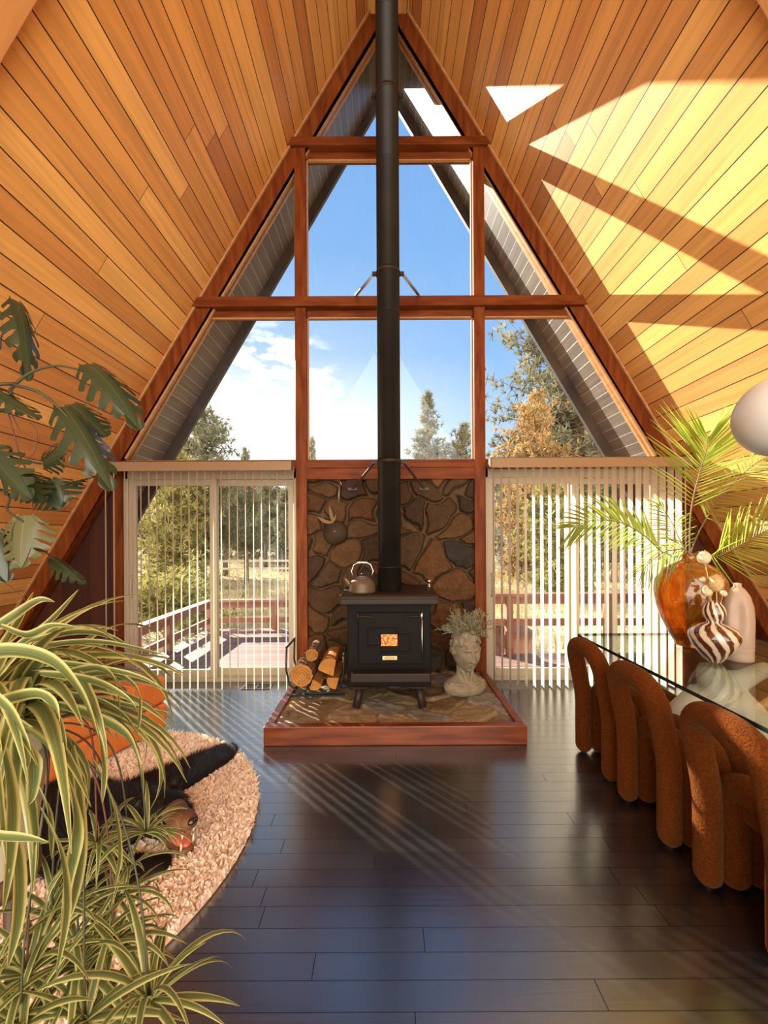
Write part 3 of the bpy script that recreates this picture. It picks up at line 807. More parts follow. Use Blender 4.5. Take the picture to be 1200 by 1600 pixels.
# log rack
rk = empty('log_rack', (-.56, 3.27, HZ-.010)); tag(rk, 'black curved iron log rack beside the stove', 'log rack')
def cradle(y):
    return [(-.245, y, .40), (-.25, y, .22), (-.225, y, .10), (-.15, y, .035), (.0, y, .022), (.13, y, .03), (.20, y, .09), (.225, y, .21), (.225, y, .33)]
for y in (-.11, .17):
    MB().tube(cradle(y), .0085, 8).build('cradle_bar', BLACKBAR, rk)
    MB().box((-.26, y-.012, 0), (.235, y+.012, .014)).build('foot_bar', BLACKBAR, rk)
for x, z in ((-.245, .40), (.225, .33)):
    MB().tube([(x, -.118, z), (x, .178, z)], .009, 8).build('top_rail', BLACKBAR, rk)
MB().tube([(-.10, -.11, .026), (-.10, .17, .026)], .007, 8).build('cross_bar', BLACKBAR, rk)
def log(cx, cz, r, y0, y1, label, kind='round', rot=0, sd=1):
    rr = random.Random(sd)
    l = empty('firewood_log', (cx, y0, cz)); tag(l, label, 'log', 'firewood in the iron rack')
    n = 26; L = y1-y0
    if kind == 'round':
        base = [(r*(1+rr.uniform(-.05, .05))*math.cos(2*PI*i/n), r*(1+rr.uniform(-.05, .05))*math.sin(2*PI*i/n)) for i in range(n)]
    else:
        base = []
        for i in range(n):
            t = i/n
            if kind == 'split':              # wedge
                if t < .4: a = PI*(.15+.7*t/.4); base.append((r*math.cos(a), r*.95*math.sin(a)-.3*r))
                elif t < .7: q = (t-.4)/.3; base.append((-.89*r*(1-q), (.45-.3)*r*(1-q)-1.0*r*q))
                else: q = (t-.7)/.3; base.append((.89*r*q, -1.0*r*(1-q)+.15*r*q))
        ca, sa = math.cos(rot), math.sin(rot)
        base = [(x*ca-z*sa, x*sa+z*ca) for x, z in base]
    mb = MB(); ny = 10; vs = []
    for j in range(ny+1):
        for (x, z) in base:
            k = 1+rr.uniform(-.035, .035)*(1 if 0 < j < ny else 0)
            vs.append((x*k, L*j/ny, z*k))
    fs = [(j*n+i, (j+1)*n+i, (j+1)*n+(i+1) % n, j*n+(i+1) % n) for j in range(ny) for i in range(n)]
    mb.add(vs, fs, None, True); mb.build('bark' if kind == 'round' else 'split_side', BARK if kind == 'round' else SPLIT, l)
    e = MB(); e.add([(x*.985, 0.002, z*.985) for x, z in base]+[(0, -.002, 0)], [(i, (i+1) % n, n) for i in range(n)])
    eo = e.build('cut_end', CUT, l)
    e = MB(); e.add([(x, L-.001, z) for x, z in base]+[(0, L, 0)], [((i+1) % n, i, n) for i in range(n)])
    e.build('cut_end', CUT, l)
    if kind == 'round':
        rg = MB()
        for q in (.28, .5, .72):
            pts = [(x*q*rr.uniform(.96, 1.04), -.0012-.001*(1-q), z*q) for x, z in base]; pts.append(pts[0])
            rg.tube(pts, .0014, 4)
        for a in (.1, -.35, 4.4): rg.tube([(r*.5*math.cos(a), -.002, r*.5*math.sin(a)), (r*.95*math.cos(a), 0, r*.95*math.sin(a))], .0025, 4)
        rg.build('growth_rings', BARK, eo)
    return l
ry = 3.08
log(-.668, HZ+.188, .090, ry, ry+.36, 'big round bark covered log at the near end of the rack', sd=2)
log(-.562, HZ+.092, .058, ry+.03, ry+.39, 'split wedge log lying low in the rack under the round log', 'split', 3.5, 3)
log(-.462, HZ+.245, .094, ry+.04, ry+.39, 'split log with pale face on top of the rack', 'split', .5, 4)
log(-.425, HZ+.110, .066, ry+.05, ry+.40, 'short split log in the rack closest to the stove', 'split', 2.2, 6)
log(-.605, HZ+.315, .052, ry+.12, ry+.42, 'thin round log resting on the back of the pile', sd=5)
# ------------------------------------------------------------------ bust planter
bu = empty('bust_planter', (.675, 3.20, HZ-.010), rad(14)); tag(bu, 'grey cast stone bust of a curly haired head used as a planter', 'planter')
def head_grid():
    n, m = 96, 72; V = []; Fq = []
    for i in range(m+1):
        t = PI*i/m
        for k in range(n):
            a = 2*PI*k/n
            x = math.sin(t)*math.cos(a); y = math.sin(t)*math.sin(a); z = -math.cos(t)
            p = Vector((.098*x, .120*y, .150*z))
            if p.z < -.01:                       # jaw narrows to the chin
                q = min(1, (-.01-p.z)/.14); p.x *= 1-.34*q*q; p.y *= 1-.12*q
            if y < 0:
                w = min(1, -y*2.2)
                g = lambda cx, cz, sx, sz, q=p: math.exp(-((q.x-cx)/sx)**2-((q.z-cz)/sz)**2)
                d = 0
                zz = max(0, min(1, (.035-p.z)/.075))
                if -.055 < p.z < .05: d += (.010+.026*zz)*math.exp(-(p.x/(.0095+.007*zz))**2)*min(1, (p.z+.055)/.012)
                for sx in (-1, 1):
                    d -= .028*g(sx*.036, .014, .020, .015); d += .018*g(sx*.036, .011, .014, .008)
                    d += .014*g(sx*.034, .040, .026, .008); d += .008*g(sx*.05, -.035, .024, .022)
                    d -= .005*g(sx*.022, -.05, .008, .02); d -= .003*g(sx*.026, -.088, .006, .01)
                d += .013*g(0, -.073, .022, .006)+.014*g(0, -.090, .018, .007)-.009*g(0, -.0815, .026, .0028)
                d -= .006*g(0, -.102, .03, .007); d += .014*g(0, -.128, .022, .018)
                p.y -= d*w
            V.append(Vector((p.x*1.12, p.y*1.1, p.z*1.08))+Vector((0, -.005, .345)))
    for i in range(m):
        for k in range(n):
            k2 = (k+1) % n; Fq.append((i*n+k, i*n+k2, (i+1)*n+k2, (i+1)*n+k))
    return V, Fq
mb = MB(); V_, F_ = head_grid(); mb.add(V_, F_, None, True)
mb.lathe([(0, .0), (.150, .0), (.172, .018), (.186, .05), (.182, .09), (.150, .118), (.105, .138), (.076, .165), (.074, .20), (.076, .27), (0, .28)], (0, .02, 0), 48, sy=.62)
for s in (-1, 1):
    mb.tube([(s*.145, -.03, .105), (s*.07, -.075, .105), (s*.012, -.085, .092)], [.014, .014, .010], 10, rnd=True)
    mb.tube([(s*.058, .0, .255), (s*.034, -.038, .17), (s*.012, -.066, .105)], [.020, .017, .012], 10, rnd=True)
    mb.ell((s*.098, .012, .345), (.014, .026, .036))
for s in (-1, 1):                                # eyes, lids, brows, mouth
    mb.ell((s*.041, -.099, .361), (.018, .013, .0115), 14, 10)
    mb.tube([(s*.020, -.107, .357), (s*.031, -.113, .371), (s*.044, -.110, .375), (s*.057, -.098, .369), (s*.064, -.088, .360)], [.003, .0048, .0052, .0045, .003], 8, rnd=True)
    mb.tube([(s*.022, -.106, .355), (s*.038, -.109, .349), (s*.054, -.099, .352), (s*.062, -.090, .358)], .0032, 8, rnd=True)
    mb.tube([(s*.012, -.132, .392), (s*.034, -.130, .402), (s*.056, -.114, .398), (s*.070, -.096, .386)], [.004, .0065, .006, .003], 8, rnd=True)
    mb.ell((s*.0125, -.146, .303), (.009, .012, .008), 10, 8)
    mb.tube([(s*.112, .012, .390), (s*.120, .03, .385), (s*.118, .035, .355), (s*.108, .018, .325)], [.008, .010, .009, .007], 8, rnd=True)
mb.tube([(-.026, -.124, .262), (-.010, -.140, .268), (0, -.140, .266), (.010, -.140, .268), (.026, -.124, .262)], [.003, .0058, .005, .0058, .003], 8, rnd=True)
mb.tube([(-.021, -.126, .255), (0, -.140, .250), (.021, -.126, .255)], [.003, .0075, .003], 8, rnd=True)
rr = random.Random(4)
for q_ in range(150):                              # curls, close together over brow, temples and crown
    az = rr.uniform(0, 2*PI); zc = rr.uniform(.405, .515)
    if math.sin(az) < -.2 and zc < .428: zc = rr.uniform(.428, .512)
    if math.sin(az) > -.2 and rr.random() < .35: zc = rr.uniform(.345, .42)
    k = math.sqrt(max(.12, 1-((zc-.345)/.215)**2))
    c = Vector((.112*k*math.cos(az), .136*k*math.sin(az)+.004, zc))
    d = Vector((math.cos(az), math.sin(az), .15+1.4*(zc-.42))).normalized(); tq = d.cross(Vector((0, 0, 1))).normalized(); up = tq.cross(d)
    a0 = rr.uniform(0, 6.28); sgn = rr.choice((-1, 1)); R0 = rr.uniform(.017, .025)
    pts = []
    for j in range(10):
        b = a0+sgn*j*.82; q = R0*(1-.086*j)
        pts.append(c+tq*(q*math.cos(b))+up*(q*math.sin(b))+d*(.002+.0018*j))
    mb.tube(pts, [.0088]*7+[.008, .0065, .005], 7, rnd=True)
bm_ = blob_mesh('bust_skin', mb, .0034, 1)
link('bust', bm_, CONCRETE, bu)
sc = empty('succulent_plant', (bu.location.x, bu.location.y, bu.location.z+.485), rad(14)); tag(sc, 'grey green bushy succulent growing out of the bust', 'plant')
MB().lathe([(0, -.02), (.07, -.02), (.06, .02), (.03, .035), (0, .04)], n=16).build('soil', SOIL, sc)
mb = MB(); rr = random.Random(12); stm = MB()
for i in range(90):
    az = rr.uniform(0, 2*PI); el = rr.uniform(.25, 1.45)
    L = rr.uniform(.13, .27)*(1.08 if math.cos(az) > -.3 else 1.0)
    d = Vector((math.cos(az)*math.cos(el), math.sin(az)*math.cos(el)*.8, math.sin(el)*.85))
    b0 = Vector((math.cos(az)*.045*rr.random(), math.sin(az)*.045*rr.random(), .01))
    pts = [b0+d*L*t+Vector((0, 0, -.05*t*t*(1-d.z))) for t in (0, .35, .7, 1)]
    stm.tube(pts, [.0035, .003, .0025, .002], 5)
    for j in range(15):
        t = .25+.75*j/14
        p = b0+d*L*t+Vector((0, 0, -.05*t*t*(1-d.z)))
        a2 = rr.uniform(0, 2*PI); o_ = d.orthogonal().normalized(); o_ = Quaternion(d, a2) @ o_
        q = (d*.7+o_*.75).normalized(); l2 = rr.uniform(.018, .034)
        mb.tube([p, p+q*l2*.5, p+q*l2+Vector((0, 0, .004))], [.0026, .0032, .0008], 4)
stm.build('stems', SUCC, sc); mb.build('foliage', SUCC, sc)

# floor vent
vt = empty('floor_vent', (-1.215, 3.67, 0)); tag(vt, 'bronze floor vent with two grilles in front of the sliding door', 'floor vent')
fr = MB(); frame_rect2 = [(-.135, -.062, .135, -.048), (-.135, .048, .135, .062), (-.135, -.048, -.121, .048), (.121, -.048, .135, .048), (-.007, -.048, .007, .048)]
for a, b, c, d in frame_rect2: fr.box((a, b, .0), (c, d, .008))
fr.build('frame', VENTM, vt, bevel=.002)
sl = MB()
for i in range(18):
    x = -.118+.2365*i/17
    if abs(x) > .012: sl.box((x-.002, -.048, .001), (x+.002, .048, .005))
sl.build('grille', VENTM, vt)
MB().box((-.121, -.048, .0003), (.121, .048, .001)).build('duct_shade_sheet', DARKV, vt)  # flat near-black sheet, the shade down the duct put into its colour

# ------------------------------------------------------------------ dining chairs of stacked padded arches
def arch(x, hy, ztop, r, lean=0.0, cr=.12, zlean=.36):
    pts = []
    zc = ztop-r
    def X(z): return x-lean*max(0, (z-zlean)/(ztop-zlean))**1.2
    for i in range(9): z = .055+(zc-cr-.055)*i/8; pts.append((X(z), -hy, z))
    for i in range(1, 9):
        a = PI/2*i/8; z = zc-cr+cr*math.sin(a); pts.append((X(z), -hy+cr*(1-math.cos(a)), z))
    for i in range(1, 4): pts.append((X(zc), -hy+cr+(2*hy-2*cr)*i/4, zc))
    for i in range(9):
        a = PI/2*(1-i/8); z = zc-cr+cr*math.sin(a); pts.append((X(z), hy-cr*(1-math.cos(a)), z))
    for i in range(1, 9): z = zc-cr+(.055-zc+cr)*i/8; pts.append((X(z), hy, z))
    return pts
def make_chair():
    t = empty('dining_chair', (0, 0, 0))
    r = .050
    m = MB().tube(arch(-.225, .152, .785, r, .085, .115), r, 20, rnd=True); m.build('backrest', BOUCLE, t)
    for i, x in enumerate((-.122, -.018, .086, .190)):
        zt = (.482, .492, .488, .470)[i]
        MB().tube(arch(x, .152, zt, .057, 0, .075), .057, 20, rnd=True).build('seat_arch', BOUCLE, t)
    MB().box((-.15, -.10, .30), (.20, .10, .40)).build('seat_core', BOUCLE, t, bevel=.03)
    for sx in (-.225, .19):
        for sy in (-.152, .152):
            MB().lathe([(0, 0), (.018, 0), (.018, .03), (0, .03)], (sx, sy, 0), 12).build('foot', BLACKBAR, t)
    return t
ch = make_chair()
cx = 1.535
spots = [(cx, 2.385, 0, 'rust padded arch chair at the far end of the near row, next to the blind'),
         (cx-.008, 1.915, 0, 'middle rust padded arch chair of the row on the near side of the glass table'),
         (cx-.002, 1.41, 0, 'rust padded arch chair cut by the picture edge, nearest the viewer'),
         (2.47, 2.385, PI, 'rust padded arch chair on the far side of the glass table behind the vases')]
for i, (x, y, rz, lb) in enumerate(spots):
    o = ch if i == 0 else copy_tree(ch)
    o.location = (x, y, 0); o.rotation_euler = (0, 0, rz)
    tag(o, lb, 'chair', 'padded arch dining chairs')

# ------------------------------------------------------------------ glass table
TZ = .752
TX0, TX1, TY0, TY1 = 1.325, 2.40, .80, 2.655
tb = empty('dining_table', ((TX0+TX1)/2, 1.75, 0)); tag(tb, 'long glass topped dining table on a white sculpted base', 'table')
def corner_poly(x0, x1, y0, y1, r, n=5):
    ps = []
    for cx_, cy_, a0 in ((x1-r, y1-r, 0), (x0+r, y1-r, 90), (x0+r, y0+r, 180), (x1-r, y0+r, 270)):
        for i in range(n+1):
            a = rad(a0+90*i/n); ps.append((cx_+r*math.cos(a), cy_+r*math.sin(a)))
    return ps
pl = corner_poly(TX0, TX1, TY0, TY1, .02)
g = MB(); g.extrude_z(pl, TZ-.018, TZ); g.mi = [0, 0]+[1]*(len(g.f)-2)
loc(g, tb).build('glass_top', [CLEARG, EDGEG], tb)
l_ = Vector(tb.location)
for (yc, sd) in ((2.12, 1), (1.25, -1)):
    pb = MB()
    pb.tube([(1.86, yc+.0, .09), (1.72, yc+.06*sd, .16), (1.66, yc+.10*sd, .34), (1.78, yc+.05*sd, .50), (1.90, yc-.06*sd, .52), (1.99, yc-.1*sd, .40), (2.0, yc, .22), (1.9, yc+.05, .1)], [.11, .10, .09, .085, .085, .09, .10, .11], 18, rnd=True)
    pb.tube([(1.86, yc, .06), (1.86, yc, .3), (1.84, yc, .5), (1.80, yc, .66), (1.80, yc, .708)], [.17, .09, .075, .07, .06], 20)
    pb.lathe([(0, 0), (.22, 0), (.22, .04), (.18, .09), (.1, .13), (0, .13)], (1.86, yc, 0), 28)
    pb.tube([(1.80, yc, .62), (1.95, yc-.03, .64), (2.04, yc-.05, .70)], [.06, .05, .04], 14, rnd=True)
    bm2 = blob_mesh('table_base', pb, .012, 3)
    for v in bm2.vertices: v.co -= l_
    link('sculpted_base', bm2, PLASTER, tb)

# vases ------------------------------------------------------------------------
VX, VY = 1.875, 2.36
va = empty('amber_vase', (VX, VY, TZ)); tag(va, 'large round amber glass vase holding palm fronds', 'vase')
out = [(0, .0), (.075, .0), (.080, .008), (.082, .02), (.112, .075), (.150, .16), (.176, .25), (.187, .335), (.178, .40), (.150, .455), (.105, .492), (.058, .512), (.042, .522), (.040, .556), (.047, .562)]
inn = [(.041, .560), (.035, .552), (.036, .520), (.09, .488), (.143, .448), (.170, .395), (.179, .335), (.168, .25), (.142, .16), (.105, .08), (.072, .03), (0, .025)]
MB().lathe(out+inn, n=56).build('glass_body', AMBER, va)
sv = empty('swirled_vase', (1.752, 2.045, TZ)); tag(sv, 'double bulb swirled brown and cream glass vase with dried flowers', 'vase')
out = [(0, 0), (.030, 0), (.036, .006), (.042, .012), (.068, .045), (.096, .085), (.112, .125), (.113, .15), (.098, .178), (.064, .197), (.036, .206), (.032, .216), (.042, .228), (.052, .252), (.051, .275), (.041, .300), (.032, .312), (.034, .320)]
inn = [(.029, .318), (.027, .31), (.044, .270), (.036, .23), (.024, .212), (.05, .19), (.09, .165), (.1, .14), (.085, .09), (.04, .03), (0, .02)]
MB().lathe(out+inn, n=56).build('glass_body', SWIRL, sv)
wv = empty('pale_bottle_vase', (1.905, 2.075, TZ)); tag(wv, 'tall pale ceramic bottle vase with a narrow neck and oval dent', 'vase')
pr = [(0, 0), (.060, 0), (.066, .006), (.067, .03), (.066, .055), (.069, .062), (.066, .070), (.0685, .076), (.0685, .13), (.0705, .22), (.066, .29), (.052, .345), (.034, .378), (.020, .392), (.017, .398), (.0175, .412), (.012, .414), (.011, .39), (0, .38)]
b = MB().lathe(pr, n=56)
vv = []
for p in b.v:                                   # oval pressed in on the front
    q = Vector(p); d = Vector((q.x, q.y, 0))
    if d.length > 1e-4:
        n_ = d.normalized(); f_ = n_.dot(Vector((-.62, -.78, 0)))
        if f_ > .3 and .07 < q.z < .36:
            e_ = math.sqrt(max(0, 1-((q.z-.225)/.105)**2)) if abs(q.z-.225) < .105 else 0
            if f_ > 1-.16*e_ and e_ > 0: q -= n_*.024*(f_-(1-.16*e_))/.16
    vv.append(tuple(q))
b.v = vv; b.build('ceramic_body', CERAMIC, wv)

# dried flowers in the swirled vase ------------------------------------------------
def dried(base, tip, r, label, kind, sd):
    rr = random.Random(sd)
    base = Vector(base); tip = Vector(tip)
    o = empty('dried_flower', base); tag(o, label, 'dried flower', 'dried flowers in the swirled vase')
    d = tip-base; m = d*.5+Vector((.006, 0, 0))
    MB().tube([(0, 0, 0), m, d], .0028 if kind != 'thin' else .0016, 6).build('stem', DRIED, o)
    hd = MB(); dn = d.normalized()
    if kind == 'ball': hd.ell(d, (r, r, r*1.15), 18, 12)
    elif kind == 'thin': hd.ell(d, (r, r, r), 14, 10)
    else: hd.ell(d, (r*.95, r*.95, r*1.35), 18, 12)
    ho = hd.build('seed_head', DRIEDW if kind in ('ball', 'thin') else DRIED, o)
    if kind != 'thin':
        b = MB()
        for i in range(90 if kind == 'brush' else 60):
            q = Vector((rr.gauss(0, 1), rr.gauss(0, 1), rr.gauss(.3, 1))).normalized()
            p = d+Vector((q.x*r*.9, q.y*r*.9, q.z*r*1.15)); l = r*(.45 if kind == 'brush' else .22)
            e = p+(q+Vector((0, 0, .9 if kind == 'brush' else .1))).normalized()*l
            b.tube([p, e], [.0014, .0006], 3, cap=False)
        b.build('bristles', DRIED, ho)
sb = Vector((1.752, 2.045, TZ+.26))
dried(sb+Vector((-.008, .0, 0)), P(1100, 874, 2.04), .030, 'tallest pale dried seed head beside the amber vase mouth', 'ball', 1)
dried(sb+Vector((.004, -.004, 0)), P(1118, 914, 2.02), .034, 'bristly cream dried flower in the middle of the bunch', 'brush', 2)
dried(sb+Vector((-.004, .006, 0)), P(1104, 926, 2.05), .026, 'smooth oval dried pod just above the swirled vase rim', 'ball', 3)
dried(sb+Vector((-.012, .0, 0)), P(1098, 908, 2.07), .016, 'tiny round dried bud against the amber vase', 'thin', 4)
dried(sb+Vector((.012, .004, 0)), P(1130, 930, 2.05), .017, 'tiny round dried bud leaning toward the pale bottle vase', 'thin', 5)

# palm fronds --------------------------------------------------------------------
def frond(pts, ll, n, label, side, droop=.25, ang=.95, wd=.013, bare=.18, sd=1, tipk=.45):
    rr = random.Random(sd)
    pts = [Vector(p) for p in pts]
    # smooth the spine
    fine = []
    for i in range(len(pts)-1):
        p0 = pts[max(i-1, 0)]; p1 = pts[i]; p2 = pts[i+1]; p3 = pts[min(i+2, len(pts)-1)]
        for k in range(8):
            t = k/8
            fine.append(.5*((2*p1)+(p2-p0)*t+(2*p0-5*p1+4*p2-p3)*t*t+(-p0+3*p1-3*p2+p3)*t**3))
    fine.append(pts[-1])
    b0 = fine[0]
    o = empty('palm_frond', b0); tag(o, label, 'palm frond', 'palm fronds in the amber vase')
    fl = [p-b0 for p in fine]
    MB().tube(fl, [.0055-.0040*i/(len(fl)-1) for i in range(len(fl))], 7).build('stem', PALMSTEM, o)
    m = MB(); side = Vector(side).normalized()
    for i in range(n):
        t = bare+(1-bare)*i/(n-1)
        f = t*(len(fl)-1); a = min(int(f), len(fl)-2); p = fl[a].lerp(fl[a+1], f-a)
        T = (fl[min(a+2, len(fl)-1)]-fl[max(a-1, 0)]).normalized()
        S = (side-T*side.dot(T)).normalized(); Nn = T.cross(S)
        k = math.sin(PI*min(1, .22+.78*(t-bare)/(1-bare)*.86))
        L = ll*(tipk+(1-tipk)*k)*rr.uniform(.88, 1.08)
        for s in (-1, 1):
            w = ang*(1-.55*max(0, (t-.55)/.45))+rr.uniform(-.06, .06)
            d = (T*math.cos(w)+S*(s*math.sin(w))+Nn*rr.uniform(-.10, .22)).normalized()
            q = []; nn = 7
            for j in range(nn):
                u = j/(nn-1)
                q.append(p+d*L*u+Vector((0, 0, -droop*L*u*u)))
            ws = [wd*(.35+.65*min(1, j/1.5))*(1-(j/(nn-1))**2.2)+.0006 for j in range(nn)]
            m.ribbon(q, ws, T.cross(d) if abs(T.dot(d)) < .99 else S, 2, .5)
            # turn the blade's flat side outward
    m.build('leaflets', PALM, o)
    return o
mo = Vector((VX, VY, TZ+.55))
frond([mo+Vector((.005, 0, -.38)), mo+Vector((.0, .0, 0)), P(1080, 800, 2.36), P(1094, 740, 2.34), P(1103, 712, 2.31), P(1107, 686, 2.29)], .47, 34, 'tallest upright palm frond fanning out in front of the cedar ceiling', (1, -.15, 0), .10, .98, .021, .42, 1, .16)
frond([mo+Vector((-.02, 0, -.36)), mo+Vector((-.022, 0, 0)), P(1040, 868, 2.30), P(1005, 838, 2.24), P(968, 818, 2.18), P(925, 815, 2.14), P(896, 826, 2.10)], .24, 34, 'palm frond arching sideways across the sunlit blind', (-.4, 0, 1), .12, .85, .018, .38, 2)
frond([mo+Vector((.02, .02, -.36)), mo+Vector((.02, .02, 0)), P(1112, 800, 2.5), P(1150, 755, 2.5), P(1190, 722, 2.45), P(1230, 712, 2.4)], .28, 32, 'palm frond bending out behind the globe lamp', (.2, .3, 1), .55, .9, .018, .36, 3)
frond([mo+Vector((.025, -.01, -.34)), mo+Vector((.024, -.01, 0)), P(1118, 872, 2.25), P(1150, 858, 2.2), P(1190, 836, 2.15), P(1225, 822, 2.1)], .30, 30, 'low palm frond reaching over the pale bottle vase', (-.3, 0, 1), .10, .95, .020, .36, 4)
frond([mo+Vector((-.01, .02, -.36)), mo+Vector((-.012, .022, 0)), P(1058, 838, 2.45), P(1046, 812, 2.55), P(1030, 790, 2.6)], .20, 26, 'short palm frond tucked behind the vase mouth', (.5, .2, .6), .3, .8, .012, .3, 5)
frond([mo+Vector((-.015, -.02, -.34)), mo+Vector((-.02, -.022, 0)), P(1050, 862, 2.28), P(1026, 872, 2.22), P(1004, 892, 2.2)], .17, 20, 'small drooping palm frond over the shoulder of the amber vase', (.2, .3, .8), .5, .8, .012, .34, 6)

# globe lamp
gx, gy, gz = P(1228, 652, .90)
lp = empty('pendant_lamp', (gx, gy, gz)); tag(lp, 'white opal globe pendant lamp hanging above the dining table', 'lamp')
MB().ell((0, 0, 0), (.096, .096, .096), 48, 32).build('globe', OPAL, lp)
zc = H-K*(gx-XC)-gz
MB().lathe([(.0, .092), (.026, .092), (.026, .125), (.008, .132), (0, .132)], n=20).build('cap', BLACKBAR, lp)
MB().tube([(0, 0, .13), (0, 0, zc-.01)], .004, 8).build('cord', BLACKBAR, lp)
MB().lathe([(0, zc-.08), (.05, zc-.08), (.05, zc-.05), (0, zc-.05)], n=20).build('ceiling_cup', BLACKBAR, lp)

# ------------------------------------------------------------------ ottoman, rug, bear skin
ot = empty('leather_ottoman', (-1.59, 2.82, .0)); tag(ot, 'low rust leather ottoman of two stacked cushions by the window', 'ottoman')
ax = Vector((-.947, .32, 0)); ay = Vector((-.32, -.947, 0))
ot.rotation_euler = (0, 0, math.atan2(-ax.y, -ax.x))
# local: x runs from -.9 to 0 (corner at origin), y from -.8 to 0
def cushion(z0, z1, inset):
    n = 10; m = MB()
    me = MB().box((-.92+inset, -.80+inset, z0), (-inset, -inset, z1))
    return me
MB().box((-.84, -.72, .022), (-.08, -.08, .05)).build('plinth', BLACKBAR, ot)
c1 = cushion(.045, .222, .0).build('cushion', LEATHER, ot, bevel=.024, seg=4)
c2 = cushion(.226, .425, .004).build('cushion', LEATHER, ot, bevel=.032, seg=4)
se = MB()
for f_ in (.33, .66):
    x = -.92*f_
    se.tube([(x, -.78, .4262), (x, -.02, .4262)], .0035, 6); se.tube([(x, -.0035, .24), (x, -.0035, .41)], .0035, 6)
    y = -.80*f_; se.tube([(-.90, y, .4262), (-.02, y, .4262)], .0035, 6); se.tube([(-.0035, y, .24), (-.0035, y, .41)], .0035, 6)
se.build('piping', LEATHER, c2)

RC, RR_ = Vector((-1.63, 1.80, 0)), .985
rg = empty('shag_rug', RC); tag(rg, 'round pinkish beige shag rug on the black floor', 'rug')
MB().lathe([(0, .0), (RR_-.012, .0), (RR_-.004, .006), (RR_-.012, .012), (0, .012)], n=96).build('backing', RUGB, rg)
rs = np.random.RandomState(3); NT = 46000
r_ = np.sqrt(rs.rand(NT))*(RR_-.004); a_ = rs.rand(NT)*2*PI
px, py = r_*np.cos(a_), r_*np.sin(a_)
keep = (px > -.62)
px, py = px[keep], py[keep]; NT = len(px)
ta = rs.rand(NT)*2*PI; tl = rs.rand(NT)*.020; hh_ = .020+rs.rand(NT)*.014; wdt = .0045+rs.rand(NT)*.003; wa = rs.rand(NT)*PI
cx_, cy_ = np.cos(wa)*wdt, np.sin(wa)*wdt
z0_ = np.full(NT, .010)
b1 = np.stack([px-cx_, py-cy_, z0_], -1); b2 = np.stack([px+cx_, py+cy_, z0_], -1)
mxx, myy = px+np.cos(ta)*tl*.5, py+np.sin(ta)*tl*.5
m1 = np.stack([mxx-cx_, myy-cy_, .010+hh_*.7], -1); m2 = np.stack([mxx+cx_, myy+cy_, .010+hh_*.7], -1)
ex, ey = px+np.cos(ta)*tl*1.3, py+np.sin(ta)*tl*1.3
t1 = np.stack([ex-cx_*.5, ey-cy_*.5, .010+hh_], -1); t2 = np.stack([ex+cx_*.5, ey+cy_*.5, .010+hh_], -1)
V = np.stack([b1, b2, m1, m2, t1, t2], 1).reshape(-1, 3)
ii = np.arange(NT)[:, None]*6
Fq = np.concatenate([ii+np.array([[0, 1, 3, 2]]), ii+np.array([[2, 3, 5, 4]])], 0)
o = link('pile', np_mesh('pile', V, Fq, None, False), RUGP, rg); o['kind'] = 'stuff'

# bear skin ----------------------------------------------------------------------
be = empty('bear_skin_rug', (-1.45, 1.85, .03)); tag(be, 'black bear skin with open mouthed head lying on the shag rug', 'bear skin')
B0 = Vector((-1.45, 1.85, .03))
bb = MB()
def W(x, y, z): return Vector((x, y, z))-B0
bb.ell(W(-1.75, 1.90, .045), (.58, .30, .055), 32, 14)
bb.ell(W(-1.33, 1.88, .06), (.26, .23, .07), 28, 14)
def limb(pts, ws):
    for i in range(len(pts)-1):
        a = Vector(pts[i]); b = Vector(pts[i+1])
        for k in range(7):
            t = k/6; p = a.lerp(b, t); w = ws[i]+(ws[i+1]-ws[i])*t
            bb.ell(W(p.x, p.y, .040), (w, w, .024), 16, 8)
limb([(-1.40, 2.02), (-1.22, 2.22), (-1.08, 2.42), (-1.05, 2.50)], [.17, .165, .125, .09])
limb([(-1.38, 1.70), (-1.20, 1.60), (-1.06, 1.60), (-.97, 1.63)], [.13, .11, .09, .06])
limb([(-2.1, 1.75), (-2.3, 1.5), (-2.42, 1.36)], [.14, .11, .08])
limb([(-2.15, 2.05), (-2.4, 2.2)], [.14, .09])
hx, hy = -1.03, 1.80                         # head, looking along +x and a little to the viewer
Rz = Matrix.Rotation(rad(-30), 4, 'Z')
def Hd(x, y, z): 
    q = Rz @ Vector((x, y, z)); return W(hx+q.x, hy+q.y, .03+q.z)
bb.ell(Hd(-.02, 0, .105), (.120, .105, .098), 28, 18, Rz)
bb.ell(Hd(-.14, 0, .075), (.14, .14, .075), 28, 18, Rz)
bb.ell(Hd(.05, .05, .095), (.06, .045, .05), 20, 12, Rz); bb.ell(Hd(.05, -.05, .095), (.06, .045, .05), 20, 12, Rz)
bb.ell(Hd(-.05, .085, .185), (.022, .032, .034), 14, 10, Rz); bb.ell(Hd(-.05, -.085, .185), (.022, .032, .034), 14, 10, Rz)
pelt = blob_mesh('pelt', bb, .0085, 3)
po = link('pelt', pelt, FUR, be)
def rot_y(a): return Rz @ Matrix.Rotation(a, 4, 'Y')
mz = MB(); mz.ell(Hd(.115, 0, .126), (.095, .052, .040), 24, 16, rot_y(rad(-4))); mz.ell(Hd(.175, 0, .132), (.042, .040, .034), 20, 14, Rz); mz.ell(Hd(.06, 0, .13), (.07, .062, .05), 20, 14, Rz)
zm = blob_mesh('muzzle', mz, .005, 3); link('muzzle', zm, MUZZLE, be)
jw = MB(); jw.ell(Hd(.10, 0, .012), (.095, .046, .020), 24, 14, rot_y(rad(12))); jw.ell(Hd(.160, 0, .004), (.03, .038, .022), 18, 12, Rz)
